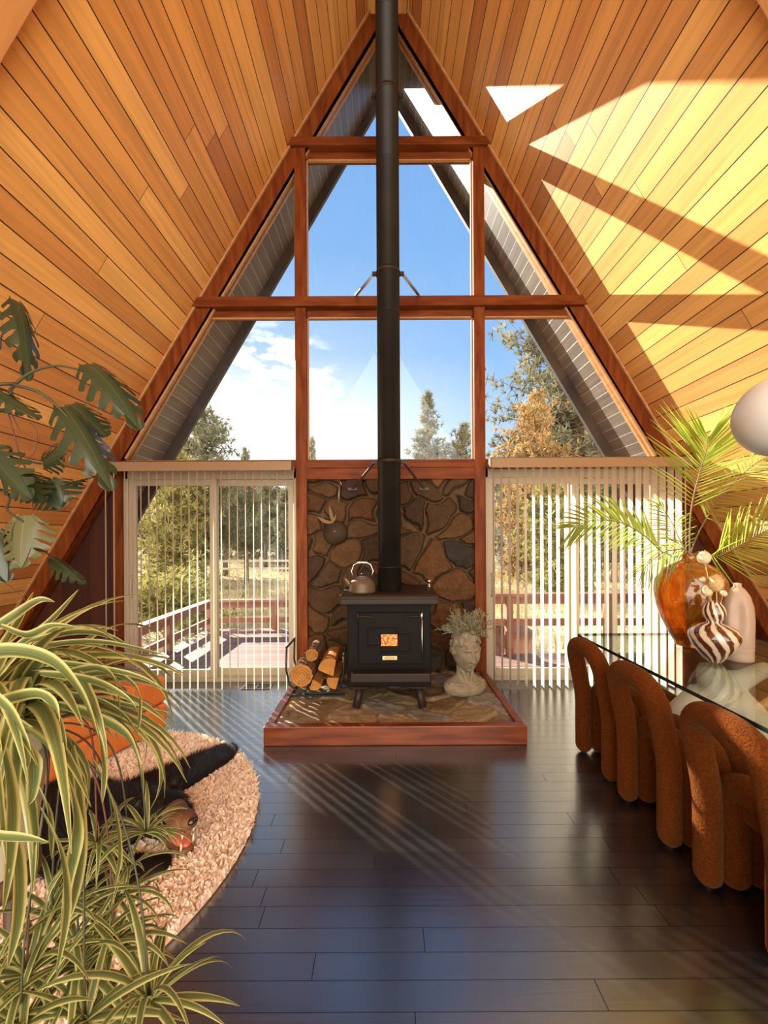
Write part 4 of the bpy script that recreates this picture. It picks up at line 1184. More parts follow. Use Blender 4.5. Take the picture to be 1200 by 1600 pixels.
link('lower_jaw', blob_mesh('lower_jaw', jw, .005, 2), MUZZLE, be)
MB().ell(Hd(.110, 0, .036), (.072, .034, .018), 20, 12, rot_y(rad(8))).build('tongue', PINK, be)
MB().ell(Hd(.100, 0, .095), (.078, .036, .014), 20, 12, rot_y(rad(-4))).build('mouth_roof', PINK, be)
MB().ell(Hd(.210, 0, .146), (.016, .024, .017), 18, 12, Rz).build('nose', EYE_M, be)
for s in (-1, 1):
    MB().ell(Hd(.052, s*.056, .150), (.010, .009, .010), 12, 8).build('eye', EYE_M, be)
    MB().tube([Hd(.170, s*.026, .098), Hd(.175, s*.027, .083), Hd(.172, s*.027, .066)], [.0065, .005, .0012], 8).build('fang', TOOTH, be)
    MB().tube([Hd(.165, s*.028, .018), Hd(.170, s*.029, .040), Hd(.168, s*.029, .058)], [.0065, .005, .0012], 8).build('fang', TOOTH, be)
# fur strands over the pelt
rs = np.random.RandomState(9)
nv = len(pelt.vertices); co = np.zeros(nv*3); pelt.vertices.foreach_get('co', co); co = co.reshape(-1, 3)
nr = np.zeros(nv*3); pelt.vertices.foreach_get('normal', nr); nr = nr.reshape(-1, 3)
up = np.where((nr[:, 2] > -.2) & (co[:, 0] > -.75))[0]
NS = 24000; pk = rs.choice(up, NS); b = co[pk]+rs.normal(0, .003, (NS, 3)); n_ = nr[pk]
flow = np.zeros((NS, 3)); flow[:, 0] = -.9; flow[:, 1] = rs.normal(0, .4, NS)
armm = (b[:, 1] > .22) & (b[:, 0] > .0); flow[armm] = np.array([.5, .8, 0])+rs.normal(0, .3, (armm.sum(), 3))
rim = np.abs(n_[:, 2]) < .5; flow[rim] = n_[rim]*1.2
d = n_*.55+flow*.8+rs.normal(0, .22, (NS, 3)); d /= np.linalg.norm(d, axis=1)[:, None]
head_ = (b[:, 0] > .30); L = np.where(head_, .013, .034)[:, None]*(.6+.8*rs.rand(NS, 1))
sd_ = np.cross(d, n_); sd_ /= (np.linalg.norm(sd_, axis=1)[:, None]+1e-6)
w = .0012
tip = b+d*L; tip[:, 2] = np.maximum(tip[:, 2], -.005)
V = np.stack([b-sd_*w, b+sd_*w, tip], 1).reshape(-1, 3)
o = link('fur', np_mesh('fur', V, np.arange(NS*3).reshape(-1, 3), None, False), FUR, be)
# ------------------------------------------------------------------ spider plant (hanging long over its pot)
C0 = Vector((-.69, .66, 1.085))
sp = empty('spider_plant', (C0.x, C0.y, .90)); tag(sp, 'big variegated spider plant with hanging plantlets in the near corner', 'plant')
O0 = Vector(sp.location)
rr = random.Random(21)
def leafpts(b, az, el, L, k, n=15, kink=0):
    pts = [Vector(b)]; e = el
    for i in range(n-1):
        t = i/(n-1)
        e = el-k*t**1.15
        d = Vector((math.cos(az+kink*t)*math.cos(e), math.sin(az+kink*t)*math.cos(e), math.sin(e)))
        pts.append(pts[-1]+d*(L/(n-1)))
    return pts
def lw(w, n=15): return [w*min(1, .55+t*3)*(1-max(0, (t-.35)/.65)**1.7)+.0008 for t in [i/(n-1) for i in range(n)]]
def ok(pts):
    for p in pts:
        if p.y < .34 or p.length < .42: return False
        u = 600+p.x/p.y*F
        if p.y > .15 and u > 318: return False
    return True
def px_leaf(mb, way, w, side=(0, -.4, 1)):
    pts = [P(*q) for q in way]; fine = []
    for i in range(len(pts)-1):
        p0 = pts[max(i-1, 0)]; p1 = pts[i]; p2 = pts[i+1]; p3 = pts[min(i+2, len(pts)-1)]
        for k in range(6):
            t = k/6
            fine.append(.5*((2*p1)+(p2-p0)*t+(2*p0-5*p1+4*p2-p3)*t*t+(-p0+3*p1-3*p2+p3)*t**3))
    fine.append(pts[-1]); n = len(fine)
    mb.ribbon([p-O0 for p in fine], lw(w, n), side, 6, .28)
fo = MB()
cnt = 0
while cnt < 88:
    az = rr.choice((rr.uniform(-1.2, 1.6), rr.uniform(-PI, PI)))
    el = rr.uniform(.35, 1.45); L = rr.uniform(.26, .46); k = rr.uniform(1.4, 2.9)
    b = C0+Vector((rr.uniform(-.05, .05), rr.uniform(-.05, .05), rr.uniform(-.02, .02)))
    pts = leafpts(b, az, el, L, k, kink=rr.uniform(-.3, .3))
    if not ok(pts): continue
    S = Vector((-math.sin(az), math.cos(az), 0))
    fo.ribbon([p-O0 for p in pts], lw(rr.uniform(.017, .028)), S, 6, .28, twist=rr.uniform(-.5, .5)); cnt += 1
cust = [
 ([(-60, 1030, .52), (10, 1015, .52), (75, 1030, .53), (118, 1075, .54), (148, 1140, .555), (160, 1200, .56), (158, 1252, .57)], .024),
 ([(-40, 1110, .50), (20, 1088, .50), (62, 1084, .50), (86, 1110, .51), (97, 1150, .515), (100, 1188, .52)], .017),
 ([(-60, 1060, .47), (0, 1098, .48), (30, 1140, .49), (50, 1190, .50), (48, 1238, .51), (42, 1255, .51)], .022),
 ([(90, 1100, .62), (150, 1122, .60), (195, 1150, .60), (216, 1195, .60), (222, 1240, .60)], .026),
 ([(20, 1120, .55), (75, 1170, .55), (105, 1230, .55), (116, 1300, .55), (104, 1375, .56), (92, 1450, .57)], .024),
 ([(-20, 1130, .48), (0, 1170, .48), (14, 1250, .48), (12, 1340, .48), (2, 1420, .48)], .023),
 ([(110, 1165, .58), (120, 1250, .58), (122, 1330, .58), (112, 1400, .58), (96, 1455, .58)], .022),
 ([(-70, 1292, .42), (-10, 1306, .42), (40, 1309, .42), (74, 1314, .42)], .019),
 ([(0, 1010, .60), (30, 965, .62), (52, 922, .64)], .012),
 ([(20, 1010, .62), (75, 970, .64), (122, 919, .66)], .010),
 ([(-20, 985, .58), (20, 960, .58), (60, 935, .6), (85, 938, .6)], .014),
 ([(40, 1000, .66), (120, 985, .68), (175, 994, .70), (214, 1020, .71)], .012),
 ([(40, 1010, .64), (130, 1000, .66), (200, 1008, .68), (255, 1022, .70)], .010),
 ([(60, 1030, .60), (150, 1042, .60), (215, 1056, .60), (262, 1080, .60)], .012),
 ([(60, 1050, .58), (140, 1062, .58), (190, 1085, .58), (212, 1105, .58)], .016),
 ([(90, 1060, .62), (170, 1050, .62), (212, 1075, .62), (216, 1120, .62), (212, 1145, .62)], .011),
 ([(100, 1050, .6), (150, 1042, .6), (178, 1062, .6), (186, 1112, .6)], .013),
 ([(60, 1075, .63), (150, 1090, .64), (220, 1105, .66), (264, 1112, .67)], .011),
 ([(150, 1090, .63), (195, 1120, .63), (226, 1172, .63)], .012),
 ([(0, 1240, .50), (22, 1330, .50), (24, 1430, .50), (8, 1510, .50)], .022),
 ([(60, 1260, .54), (90, 1330, .54), (100, 1420, .54), (84, 1520, .54)], .019),
 ([(30, 1190, .56), (70, 1260, .56), (78, 1340, .56)], .020),
 ([(140, 1180, .62), (172, 1250, .62), (184, 1330, .62), (176, 1385, .62)], .015),
 ([(0, 975, .56), (40, 990, .56), (80, 975, .56), (122, 978, .56)], .012),
]
for w, wd in cust: px_leaf(fo, w, wd)
fo.build('foliage', SPIDER, sp)
# pot and runners with plantlets
MB().lathe([(0, -.05), (.055, -.05), (.066, -.04), (.084, .12), (.090, .125), (.090, .15), (.083, .15), (.078, .125), (0, .12)], n=36).build('pot', POTM, sp)
MB().lathe([(0, .122), (.078, .122)], n=24).build('soil', SOIL, sp)
def plantlet(c, n, L, w, sd, up=.9):
    q = random.Random(sd); m = MB(); k_ = 0; tries = 0
    while k_ < n and tries < n*8:
        tries += 1
        az = q.uniform(-PI, PI); el = q.uniform(-.1, 1.3)*up; l = q.uniform(.55, 1.1)*L
        pts = leafpts(c, az, el, l, q.uniform(.8, 2.3), 11, q.uniform(-.3, .3))
        if min(p.y for p in pts) < .36 or min(p.length for p in pts) < .45: continue
        m.ribbon([p-O0 for p in pts], lw(q.uniform(.6, 1)*w, 11), (-math.sin(az), math.cos(az), 0), 5, .28, twist=q.uniform(-.4, .4)); k_ += 1
    return m.build('plantlet', SPIDER, sp)
run = [
 ((226, 1298, .74), 30, .115, .009, 1), ((200, 1350, .76), 18, .115, .009, 2), ((150, 1315, .72), 22, .14, .011, 9),
 ((175, 1470, .70), 22, .15, .011, 3), ((230, 1560, .64), 26, .19, .014, 4), ((120, 1505, .66), 30, .20, .012, 5),
 ((40, 1520, .62), 30, .20, .013, 6), ((130, 1590, .60), 30, .18, .014, 7), ((30, 1600, .58), 26, .18, .015, 8), ((180, 1400, .74), 18, .15, .010, 10), ((80, 1430, .68), 24, .17, .012, 11)]
for (u, v, Y), n, L, w, sd in run:
    c = P(u, v, Y)
    plantlet(c, n, L, w, sd)
    a = C0+Vector((.05, .03, .0)); m1 = a.lerp(c, .45)+Vector((.06, .03, .14)); m2 = Vector((c.x-.01, c.y, c.z+.22))
    cp = [a, m1, m2, c]; fine = [((1-t)**3)*cp[0]+3*((1-t)**2)*t*cp[1]+3*(1-t)*t*t*cp[2]+t**3*cp[3] for t in [i/16 for i in range(17)]]
    MB().tube([p-O0 for p in fine], .0017, 5).build('runner', ROOTM if sd % 3 == 0 else STEMG, sp)
sd_ = empty('plant_stand', (C0.x, C0.y, 0)); tag(sd_, 'tall slim plant stand holding the spider plant pot', 'plant stand')
MB().lathe([(0, .825), (.075, .825), (.075, .85), (0, .85)], n=32).build('shelf', STANDW, sd_)
for i in range(3):
    a = 2*PI*i/3+.5
    MB().tube([(.05*math.cos(a)-.02, .05*math.sin(a), .826), (.09*math.cos(a)-.06, .09*math.sin(a), 0)], .012, 10).build('leg', STANDW, sd_)

# ------------------------------------------------------------------ monstera
mn = empty('monstera_plant', (-2.62, 1.15, 0)); tag(mn, 'tall dark split leaf monstera reaching in from the side wall', 'plant')
M0 = Vector(mn.location)
MB().lathe([(0, 0), (.15, 0), (.17, .02), (.20, .34), (.21, .36), (.19, .36), (.18, .32), (0, .31)], n=32).build('pot', POTM, mn)
MB().lathe([(0, .33), (.18, .33)], n=24).build('soil', SOIL, mn)
def mleaf(base, tip, width, face, m=MONSTERA, curl=.12, fold=.25, lobes=6, sd=1):
    """split leaf: base and tip in world space, face = direction the upper side looks"""
    q = random.Random(sd)
    base = Vector(base); tip = Vector(tip); ax = tip-base; L = ax.length; T = ax.normalized()
    Nn = Vector(face); Nn = (Nn-T*Nn.dot(T)).normalized(); S = T.cross(Nn)
    hwid = width/2
    def half(t):                                  # outline of half the blade
        return hwid*(math.sin(PI*min(1, (t+.10)/1.1)**.72))**.75
    def X(t, s):                                  # t along midrib, s signed distance
        a = abs(s)/max(hwid, 1e-4)
        return base+T*(L*t)+S*s-Nn*(curl*L*(t-.35)**2*1.3)-Nn*(fold*width*.5*a*a)
    mb = MB()
    for sg in (-1, 1):
        # inner strip along the midrib
        n = 16; vs = []; uv = []; fs = []
        for i in range(n+1):
            t = i/n
            w = half(t)*(.40 if i < n else .0)
            for j in range(4):
                vs.append(X(t, sg*w*j/3)-M0); uv.append((.5+sg*.2*j/3, t))
        for i in range(n):
            for j in range(3): fs.append((i*4+j, i*4+j+1, i*4+5+j, i*4+4+j))
        mb.add(vs, fs, uv, True)
        for k in range(lobes):
            t0 = -.06+1.02*k/lobes; t1 = t0+1.02/lobes
            gap = .32+.10*q.random()
            nn, mm = 8, 5; vs = []; uv = []; fs = []
            for i in range(nn+1):
                r_ = i/nn                          # from the strip out to the margin
                for j in range(mm+1):
                    c = j/mm
                    gg = gap*min(1, max(0, (r_-.12)/.3))*(1 if k < lobes-1 or j < mm else .0)
                    tt = t0+(t1-t0)*(gg*.5+(1-gg)*c)
                    sweep = .20*r_*(1-.45*t0)      # lobes sweep toward the tip
                    tm_ = min(1.0, max(-.05, tt+sweep*.6))
                    hh2 = half(max(0.0, min(.995, tt+.03)))
                    rnd = 1-.22*(2*c-1)**2*r_
                    s_ = hh2*(.36+.64*r_*rnd)
                    vs.append(X(tm_, sg*s_)-M0+Nn*(.006*math.sin(r_*3+k))); uv.append((.5+sg*(.2+.3*r_), tt))
            for i in range(nn):
                for j in range(mm): fs.append((i*(mm+1)+j, i*(mm+1)+j+1, (i+1)*(mm+1)+j+1, (i+1)*(mm+1)+j))
            mb.add(vs, fs, uv, True)
    o = mb.build('leaf', m, mn)
    return o
def stem(way, r0, r1, m=STEMG, name='stem'):
    pts = [P(*w) if len(w) == 3 and not isinstance(w, Vector) else w for w in way]; fine = []
    for i in range(len(pts)-1):
        p0 = pts[max(i-1, 0)]; p1 = pts[i]; p2 = pts[i+1]; p3 = pts[min(i+2, len(pts)-1)]
        for k in range(6):
            t = k/6
            fine.append(.5*((2*p1)+(p2-p0)*t+(2*p0-5*p1+4*p2-p3)*t*t+(-p0+3*p1-3*p2+p3)*t**3))
    fine.append(pts[-1]); n = len(fine)
    return MB().tube([p-M0 for p in fine], [r0+(r1-r0)*i/(n-1) for i in range(n)], 8).build(name, m, mn)
TR = Vector((-2.55, 1.35, 1.9)); TR2 = Vector((-2.50, 1.45, 1.6))
MB().tube([Vector((-2.62, 1.15, .3))-M0, Vector((-2.58, 1.2, 1.0))-M0, TR2-M0, TR-M0, Vector((-2.45, 1.5, 2.4))-M0], [.02, .019, .017, .015, .010], 10).build('trunk', STEMG, mn)
Ym = 1.95
def ml(b, t, w, face, **k): return mleaf(P(*b), P(*t), w, face, **k)
ml((30, 463, 2.05), (54, 582, 1.95), .17, (.86, -.35, .1), sd=1, fold=.5, curl=.25)
ml((138, 560, 2.0), (220, 652, 1.92), .24, (.55, -.75, .55), sd=2, fold=.5, curl=.3)
ml((100, 628, 1.86), (178, 752, 1.78), .22, (.62, -.62, .45), sd=3, fold=.6, curl=.25)
ml((112, 628, 2.0), (168, 678, 1.98), .19, (.3, -.8, .6), sd=4, fold=.5, curl=.1)
ml((66, 722, 1.95), (102, 698, 1.9), .17, (.2, -.95, .2), sd=5, fold=.3)
ml((72, 748, 1.9), (92, 792, 1.88), .25, (.05, -.9, .4), sd=6, fold=.5)
ml((30, 735, 1.85), (66, 780, 1.8), .18, (.2, -.85, .5), sd=7, fold=.5)
ml((-20, 700, 1.75), (44, 775, 1.7), .20, (-.4, -.7, .5), sd=8, fold=.4)
ml((38, 802, 1.72), (28, 884, 1.66), .225, (.15, -.93, .25), m=MONSTERA2, sd=9, fold=.35)
ml((80, 868, 1.88), (132, 908, 1.84), .10, (.45, -.5, .75), sd=10, fold=.8)
ml((-15, 602, 1.8), (62, 648, 1.78), .16, (.3, -.5, .8), sd=11, fold=.4)
ml((-20, 820, 1.7), (8, 905, 1.66), .17, (.5, -.8, .1), sd=12, fold=.4)
ml((95, 758, 2.0), (148, 738, 1.96), .05, (.1, -.3, .95), sd=13, fold=.8)
stem([TR, (-10, 640, 1.8), (18, 605, 1.85), (48, 580, 1.9), (86, 569, 1.95), (120, 574, 1.98), (140, 583, 1.99)], .010, .0035)
stem([TR, (-20, 598, 1.78), (28, 600, 1.78), (66, 612, 1.8), (90, 632, 1.83), (112, 655, 1.85)], .010, .004)
stem([TR2, (-20, 695, 1.75), (20, 712, 1.85), (66, 722, 1.93)], .009, .005)
stem([TR, (-40, 560, 1.9), (5, 520, 2.0), (30, 478, 2.05)], .007, .003)
stem([TR2, (-20, 760, 1.75), (12, 795, 1.72), (36, 812, 1.71)], .007, .004)
stem([TR2, (20, 850, 1.8), (64, 856, 1.86), (84, 872, 1.88)], .006, .003)
stem([TR2, (-10, 740, 1.8), (40, 745, 1.88), (76, 756, 1.9)], .007, .004)
stem([(8, 622, 1.80), (20, 665, 1.82), (34, 715, 1.85), (48, 745, 1.87), (52, 795, 1.87)], .0032, .002, ROOTM, 'aerial_root')
stem([(12, 622, 1.80), (22, 650, 1.82), (34, 675, 1.83)], .003, .002, ROOTM, 'aerial_root')
stem([(48, 658, 1.8), (58, 672, 1.8), (56, 700, 1.8), (42, 716, 1.8), (25, 728, 1.8)], .0025, .0015, ROOTM, 'aerial_root')
stem([(0, 902, 1.75), (30, 925, 1.78), (52, 952, 1.8)], .002, .0015, ROOTM, 'aerial_root')
# ------------------------------------------------------------------ outside: deck, rails, ground, fence, trees
DZ = -.09
o = MB().box((-2.95, YB+.02, DZ-.06), (1.25, 6.45, DZ)).build('deck', DECKM, uvf=lambda p: (p[0], p[1]))
tag(o, 'sunlit reddish board deck outside the sliding doors', 'deck', kind='structure')
o = MB().box((1.25, YB+.02, DZ-.06), (4.6, 4.98, DZ)).build('deck', DECKM, uvf=lambda p: (p[0], p[1]))
tag(o, 'narrower reddish deck strip outside the blind covered door', 'deck', kind='structure')
o = MB().box((-70, YB, -.75), (70, 110, -.62)).build('ground', GROUND)
tag(o, 'dry tan grassland around the house', 'ground', kind='structure')
def railing(a, b, ztop, zmid, posts, label, zbase=DZ):
    r = empty('deck_railing', (*((Vector(a)+Vector(b))/2), zbase)); tag(r, label, 'railing', 'red deck railings')
    l = Vector(r.location); A = Vector((*a, 0)); B = Vector((*b, 0)); T = (B-A).normalized(); Nn = Vector((T.y, -T.x, 0))
    def V3(p, z): return Vector((p.x, p.y, z))-l
    MB().bar(V3(A, ztop-.02), V3(B, ztop-.02), .13, .04).build('top_rail', RAILM, r)
    MB().bar(V3(A, ztop-.09)+Nn*.0, V3(B, ztop-.09), .035, .09).build('side_rail', RAILM, r)
    MB().bar(V3(A, zmid), V3(B, zmid), .035, .09).build('middle_rail', RAILM, r)
    for t in posts:
        p = A.lerp(B, t)
        MB().bar(V3(p, zbase), V3(p, ztop-.045), .085, .085, up=(T.x, T.y, 0)).build('post', RAILM, r)
    return r
railing((-2.90, 4.45), (-2.90, 6.42), .40, .06, (.02, .36, .98), 'red deck railing running outward past the yellow bush')
railing((-2.84, 6.42), (1.20, 6.42), .40, .06, (.25, .36, .62, .98), 'red deck railing along the far edge of the deck')
railing((1.30, 4.92), (4.55, 4.92), .70, .33, (.09, .48, .97), 'taller red railing outside the blind covered door')
# sloping stair boards and a bench beyond the right door
sr = empty('stair_railing', (1.2, 5.6, DZ)); tag(sr, 'sloping pale stair rail beside the stone panel outside', 'railing')
MB().bar((-.03, -.4, .40), (.62, .5, -.02), .05, .14).build('upper_rail', RAILM, sr)
MB().bar((-.03, -.4, .12), (.62, .5, -.30), .05, .14).build('lower_rail', RAILM, sr)
MB().bar((.0, -.4, -.5), (.0, -.4, .5), .09, .09, up=(0, 1, 0)).build('post', RAILM, sr)
MB().bar((.6, .48, -.6), (.6, .48, .2), .09, .09, up=(0, 1, 0)).build('post', RAILM, sr)
bn = empty('outdoor_bench', (1.95, 5.75, -.62)); tag(bn, 'small plank bench standing outside beyond the red railing', 'bench')
MB().box((-.16, -.3, .62), (.20, .5, .68)).build('seat', RAILM, bn)
for y in (-.22, .42): MB().box((-.12, y-.04, 0), (.16, y+.04, .62)).build('leg', RAILM, bn)
# split rail fence
fc = empty('split_rail_fence', (-6, 20, -.62)); tag(fc, 'weathered split rail fence far off in the dry grass', 'fence')
for i in range(9):
    x = -10+2.4*i
    MB().bar((x, 0, 0), (x, 0, 1.05), .14, .14, up=(0, 1, 0)).build('post', FENCEW, fc)
for z in (.45, .85):
    MB().bar((-10.1, .02, z), (9.3, .02, z+.02), .09, .10).build('rail', FENCEW, fc)
# dry grass tussocks
rs = np.random.RandomState(5); NG = 26000
gy = 4.5+rs.rand(NG)**1.7*34; gx = (rs.rand(NG)-.5)*2*(4+gy*.95)
inside = (gx > -3.0) & (gx < 4.7) & (gy < 6.6); gx, gy = gx[~inside], gy[~inside]; NG = len(gx)
hh_ = (.06+.22*rs.rand(NG)**2)*(1+gy*.012); wa = rs.rand(NG)*PI; wd = .006+.0016*gy
ln = rs.normal(0, .05, (NG, 2))
b1 = np.stack([gx-np.cos(wa)*wd, gy-np.sin(wa)*wd, np.full(NG, -.625)], -1); b2 = np.stack([gx+np.cos(wa)*wd, gy+np.sin(wa)*wd, np.full(NG, -.625)], -1)
tp = np.stack([gx+ln[:, 0], gy+ln[:, 1], -.62+hh_], -1)
o = link('dry_grass', np_mesh('dry_grass', np.stack([b1, b2, tp], 1).reshape(-1, 3), np.arange(NG*3).reshape(-1, 3)), DRYG)
tag(o, 'tan dry grass blades all over the ground', 'grass', kind='stuff')

# trees ---------------------------------------------------------------------------
def clump_mesh(name, C, D, n, L, w, rs, spread=1.0):
    """needle tufts: n blades around every centre, leaning along D"""
    Nn = len(C)
    c = np.repeat(C, n, 0); dd = np.repeat(D, n, 0)
    q = rs.normal(0, 1, (Nn*n, 3)); q /= np.linalg.norm(q, axis=1)[:, None]
    d = q*spread+dd*.55; d /= np.linalg.norm(d, axis=1)[:, None]
    l = L*(.6+.8*rs.rand(Nn*n, 1))
    s = np.cross(d, rs.normal(0, 1, (Nn*n, 3))); s /= np.linalg.norm(s, axis=1)[:, None]+1e-6
    b = c-d*l*.15; e = c+d*l
    V = np.stack([b-s*w*.6, b+s*w*.6, e+s*w*.3, e-s*w*.3], 1).reshape(-1, 3)
    return np_mesh(name, V, np.arange(Nn*n*4).reshape(-1, 4))
def pine(seed, h, r, nb, crown0=.18, tuft=10, L=.17, w=.030, openess=.5, top=.10, per=2.2, shape='cone'):
    rs = np.random.RandomState(seed); rr = random.Random(seed)
    tr = MB(); pts = [(rr.uniform(-.04, .04)*h*.15*i/8, rr.uniform(-.04, .04)*h*.15*i/8, h*i/8) for i in range(9)]
    tr.tube(pts, [.020*h*(1-i/8)**.8+.012 for i in range(9)], 9)
    C = []; D = []
    for i in range(nb):
        t = crown0+(1-crown0)*(i+rr.random())/nb
        f = (t-crown0)/(1-crown0)
        prof = (1-f)**.85 if shape == 'cone' else math.sin(PI*min(1, .22+.75*f))**.8
        bl = r*(top*.6+prof*(1-top))*rr.uniform(.55, 1.12)
        az = rr.uniform(0, 2*PI); rise = rr.uniform(-.15, .45)*(.5+f)
        a = Vector((0, 0, h*t)); d = Vector((math.cos(az), math.sin(az), rise)).normalized()
        m = a+d*bl*.5+Vector((0, 0, -.05*bl)); e = a+d*bl+Vector((0, 0, .10*bl))
        tr.tube([a, m, e], [.006*h*(1-f)+.008, .004*h*(1-f)+.006, .005], 5, cap=False)
        k = max(3, int(bl*per*4))
        for j in range(k):
            u = openess*.5+(1-openess*.5)*(j+rr.random())/k
            p = (a*(1-u)**2+m*2*u*(1-u)+e*u*u)
            sp = .10*bl+.08
            C.append((p.x+rr.gauss(0, sp), p.y+rr.gauss(0, sp), p.z+rr.gauss(0, sp*.6))); D.append((d.x, d.y, .5))
    C = np.array(C); D = np.array(D)
    return tr.mesh('trunk'), clump_mesh('crown', C, D, tuft, L, w, rs)
kinds = {
 'slim': pine(1, 10, 2.2, 150, .06, 13, .24, .042, .4),
 'dense': pine(2, 8, 2.3, 130, .08, 12, .24, .050, .25, shape='oval'),
 'broad': pine(3, 11, 3.6, 150, .16, 12, .24, .046, .3, shape='oval'),
 'tall': pine(4, 12, 2.3, 120, .30, 11, .22, .042, .3, shape='oval'),
}
def tree(kind, x, y, h, mt, label, rz=0.0, sx=1.0):
    base = {'slim': 10, 'dense': 8, 'broad': 11, 'tall': 12}[kind]
    t = empty('pine_tree', (x, y, -.63), rz); tag(t, label, 'tree', 'pines beyond the deck')
    k = h/base; t.scale = (k*sx, k*sx, k)
    a, b = kinds[kind]
    def use(nm, me, m):
        o = bpy.data.objects.new(nm, me); COL.objects.link(o); o.parent = t
        if not me.materials: me.materials.append(None)
        o.material_slots[0].link = 'OBJECT'; o.material_slots[0].material = m
    use('trunk', a, TRUNKM); use('crown', b, mt)
    return t
rr_t = random.Random(31)
def at(u, Y): return ((u-600)/F*Y, Y)
def hgt(v, Y): return EYE+(HOR-v)/F*Y+.63
TL = [
 ('slim', 670, 34, 616, NEEDLE, 'lone slim conifer seen through the middle window beside the stovepipe', 1.0),
 ('dense', 722, 33, 668, NEEDLE, 'shorter rounded conifer close by the lone slim conifer', .8),
 ('slim', 488, 40, 684, NEEDLE, 'small distant conifer tip just over the beam at the post', .6),
 ('slim', 384, 30, 700, NEEDLE, 'small conifer tip showing over the tan valance', .9),
 ('broad', 318, 15, 640, NEEDLE, 'bushy olive pine rising above the valance behind the roof edge', .85),
 ('dense', 262, 13, 690, NEEDLEY, 'yellowish pine close to the roof edge seen through the sliding door', 1.0),
 ('tall', 385, 17, 735, NEEDLE, 'pine with a stout trunk behind the far deck railing', 1.05),
 ('tall', 352, 21, 722, NEEDLE, 'dark pine standing behind the door stile', 1.15),
 ('broad', 300, 20, 715, NEEDLE, 'broad shaded pine in the woods behind the yellow bush', 1.0),
 ('tall', 415, 26, 752, NEEDLE, 'farther pine between two trunks beyond the fence', 1.1),
 ('slim', 452, 24, 728, NEEDLE, 'slim pine by the post at the edge of the sliding door', 1.0),
 ('tall', 436, 40, 800, NEEDLE, 'distant pine deep in the woods past the fence', 1.5),
 ('broad', 360, 42, 775, NEEDLE, 'distant broad pine in the back of the woods', 1.4),
 ('broad', 880, 16, 470, NEEDLE, 'tall ragged pine filling the slanted window by the lamp side', .80),
 ('tall', 918, 14, 560, NEEDLE, 'second pine trunk just beside the tall ragged pine', 1.0),
 ('dense', 836, 13.5, 655, NEEDLEO, 'rusty golden young pine in front of the tall ragged pine', .85),
 ('dense', 800, 22, 735, NEEDLE, 'dark low pine behind the blind next to the stone panel', 1.1),
 ('dense', 872, 12, 742, NEEDLEY, 'sunny yellow green pine behind the middle of the bright blind', 1.2),
 ('broad', 960, 17, 660, NEEDLE, 'wide pine behind the bright blind and palm frond', .9),
 ('dense', 935, 24, 735, NEEDLE, 'deep green pine in the woods behind the bright blind', 1.4),
 ('dense', 1020, 13, 745, NEEDLEY, 'yellow green pine behind the blind by the amber vase', 1.1),
 ('broad', 780, 48, 800, NEEDLE, 'far hazy pine at the back beyond the red railing', 1.6),
 ('broad', 1080, 30, 760, NEEDLE, 'far dark pine at the end of the woods behind the vase', 1.4),
]
for i, (k, u, Y, v, m, lb, sx) in enumerate(TL):
    x, y = at(u, Y); tree(k, x, y, hgt(v-(30 if 'ragged' in lb else 0), Y), m, lb, i*1.3, sx)
for i in range(26):
    u = 150+42*i+rr_t.uniform(-14, 14)
    if 480 < u < 755: continue
    Y = rr_t.uniform(36, 58); k = ('dense', 'broad', 'dense', 'tall')[i % 4]; x, y = at(u, Y)
    t_ = tree(k, x, y, hgt(rr_t.uniform(738, 790), Y), NEEDLE, 'one of the crowded hazy pines at the far back of the woods', i*.9, 1.5)
    t_['group'] = 'crowded pines at the back of the woods'
# leafy yellow bush with mossy limbs beside the deck
bs = empty('juniper_bush', (-4.55, 7.6, -.62)); tag(bs, 'big yellow green bush with mossy crooked limbs by the deck', 'bush')
rs = np.random.RandomState(8); rr = random.Random(8); br = MB(); C = []; D = []
for i in range(34):
    az = rr.uniform(0, 2*PI); el = rr.uniform(.1, 1.2); Lb = rr.uniform(.9, 1.75)
    d = Vector((math.cos(az)*math.cos(el), math.sin(az)*math.cos(el)*.8, math.sin(el)*.95))
    a = Vector((0, 0, .25)); m = a+d*Lb*.5+Vector((rr.uniform(-.15, .15), rr.uniform(-.15, .15), .1)); e = a+d*Lb
    br.tube([a, m, e], [.06, .035, .01], 6, cap=False)
    for j in range(26):
        u = .3+.7*rr.random(); p = a*(1-u)**2+m*2*u*(1-u)+e*u*u
        C.append((p.x+rr.gauss(0, .16), p.y+rr.gauss(0, .16), p.z+rr.gauss(0, .12))); D.append((d.x, d.y, .6))
MOSS = mat('mossy_limb', (.26, .24, .06), .95, col2=(.5, .45, .12), scale=7)
br.build('limbs', MOSS, bs)
link('foliage', clump_mesh('foliage', np.array(C), np.array(D), 13, .11, .020, rs), NEEDLEY, bs)

# ------------------------------------------------------------------ sun, sky, camera
SUN = Vector((1.0, -1.0, -.63)).normalized()
sl_ = bpy.data.lights.new('sun', 'SUN'); sl_.energy = SUN_E; sl_.angle = rad(.55); sl_.color = (1.0, .93, .80)
so = bpy.data.objects.new('sun', sl_); COL.objects.link(so)
so.rotation_euler = SUN.to_track_quat('-Z', 'Y').to_euler()

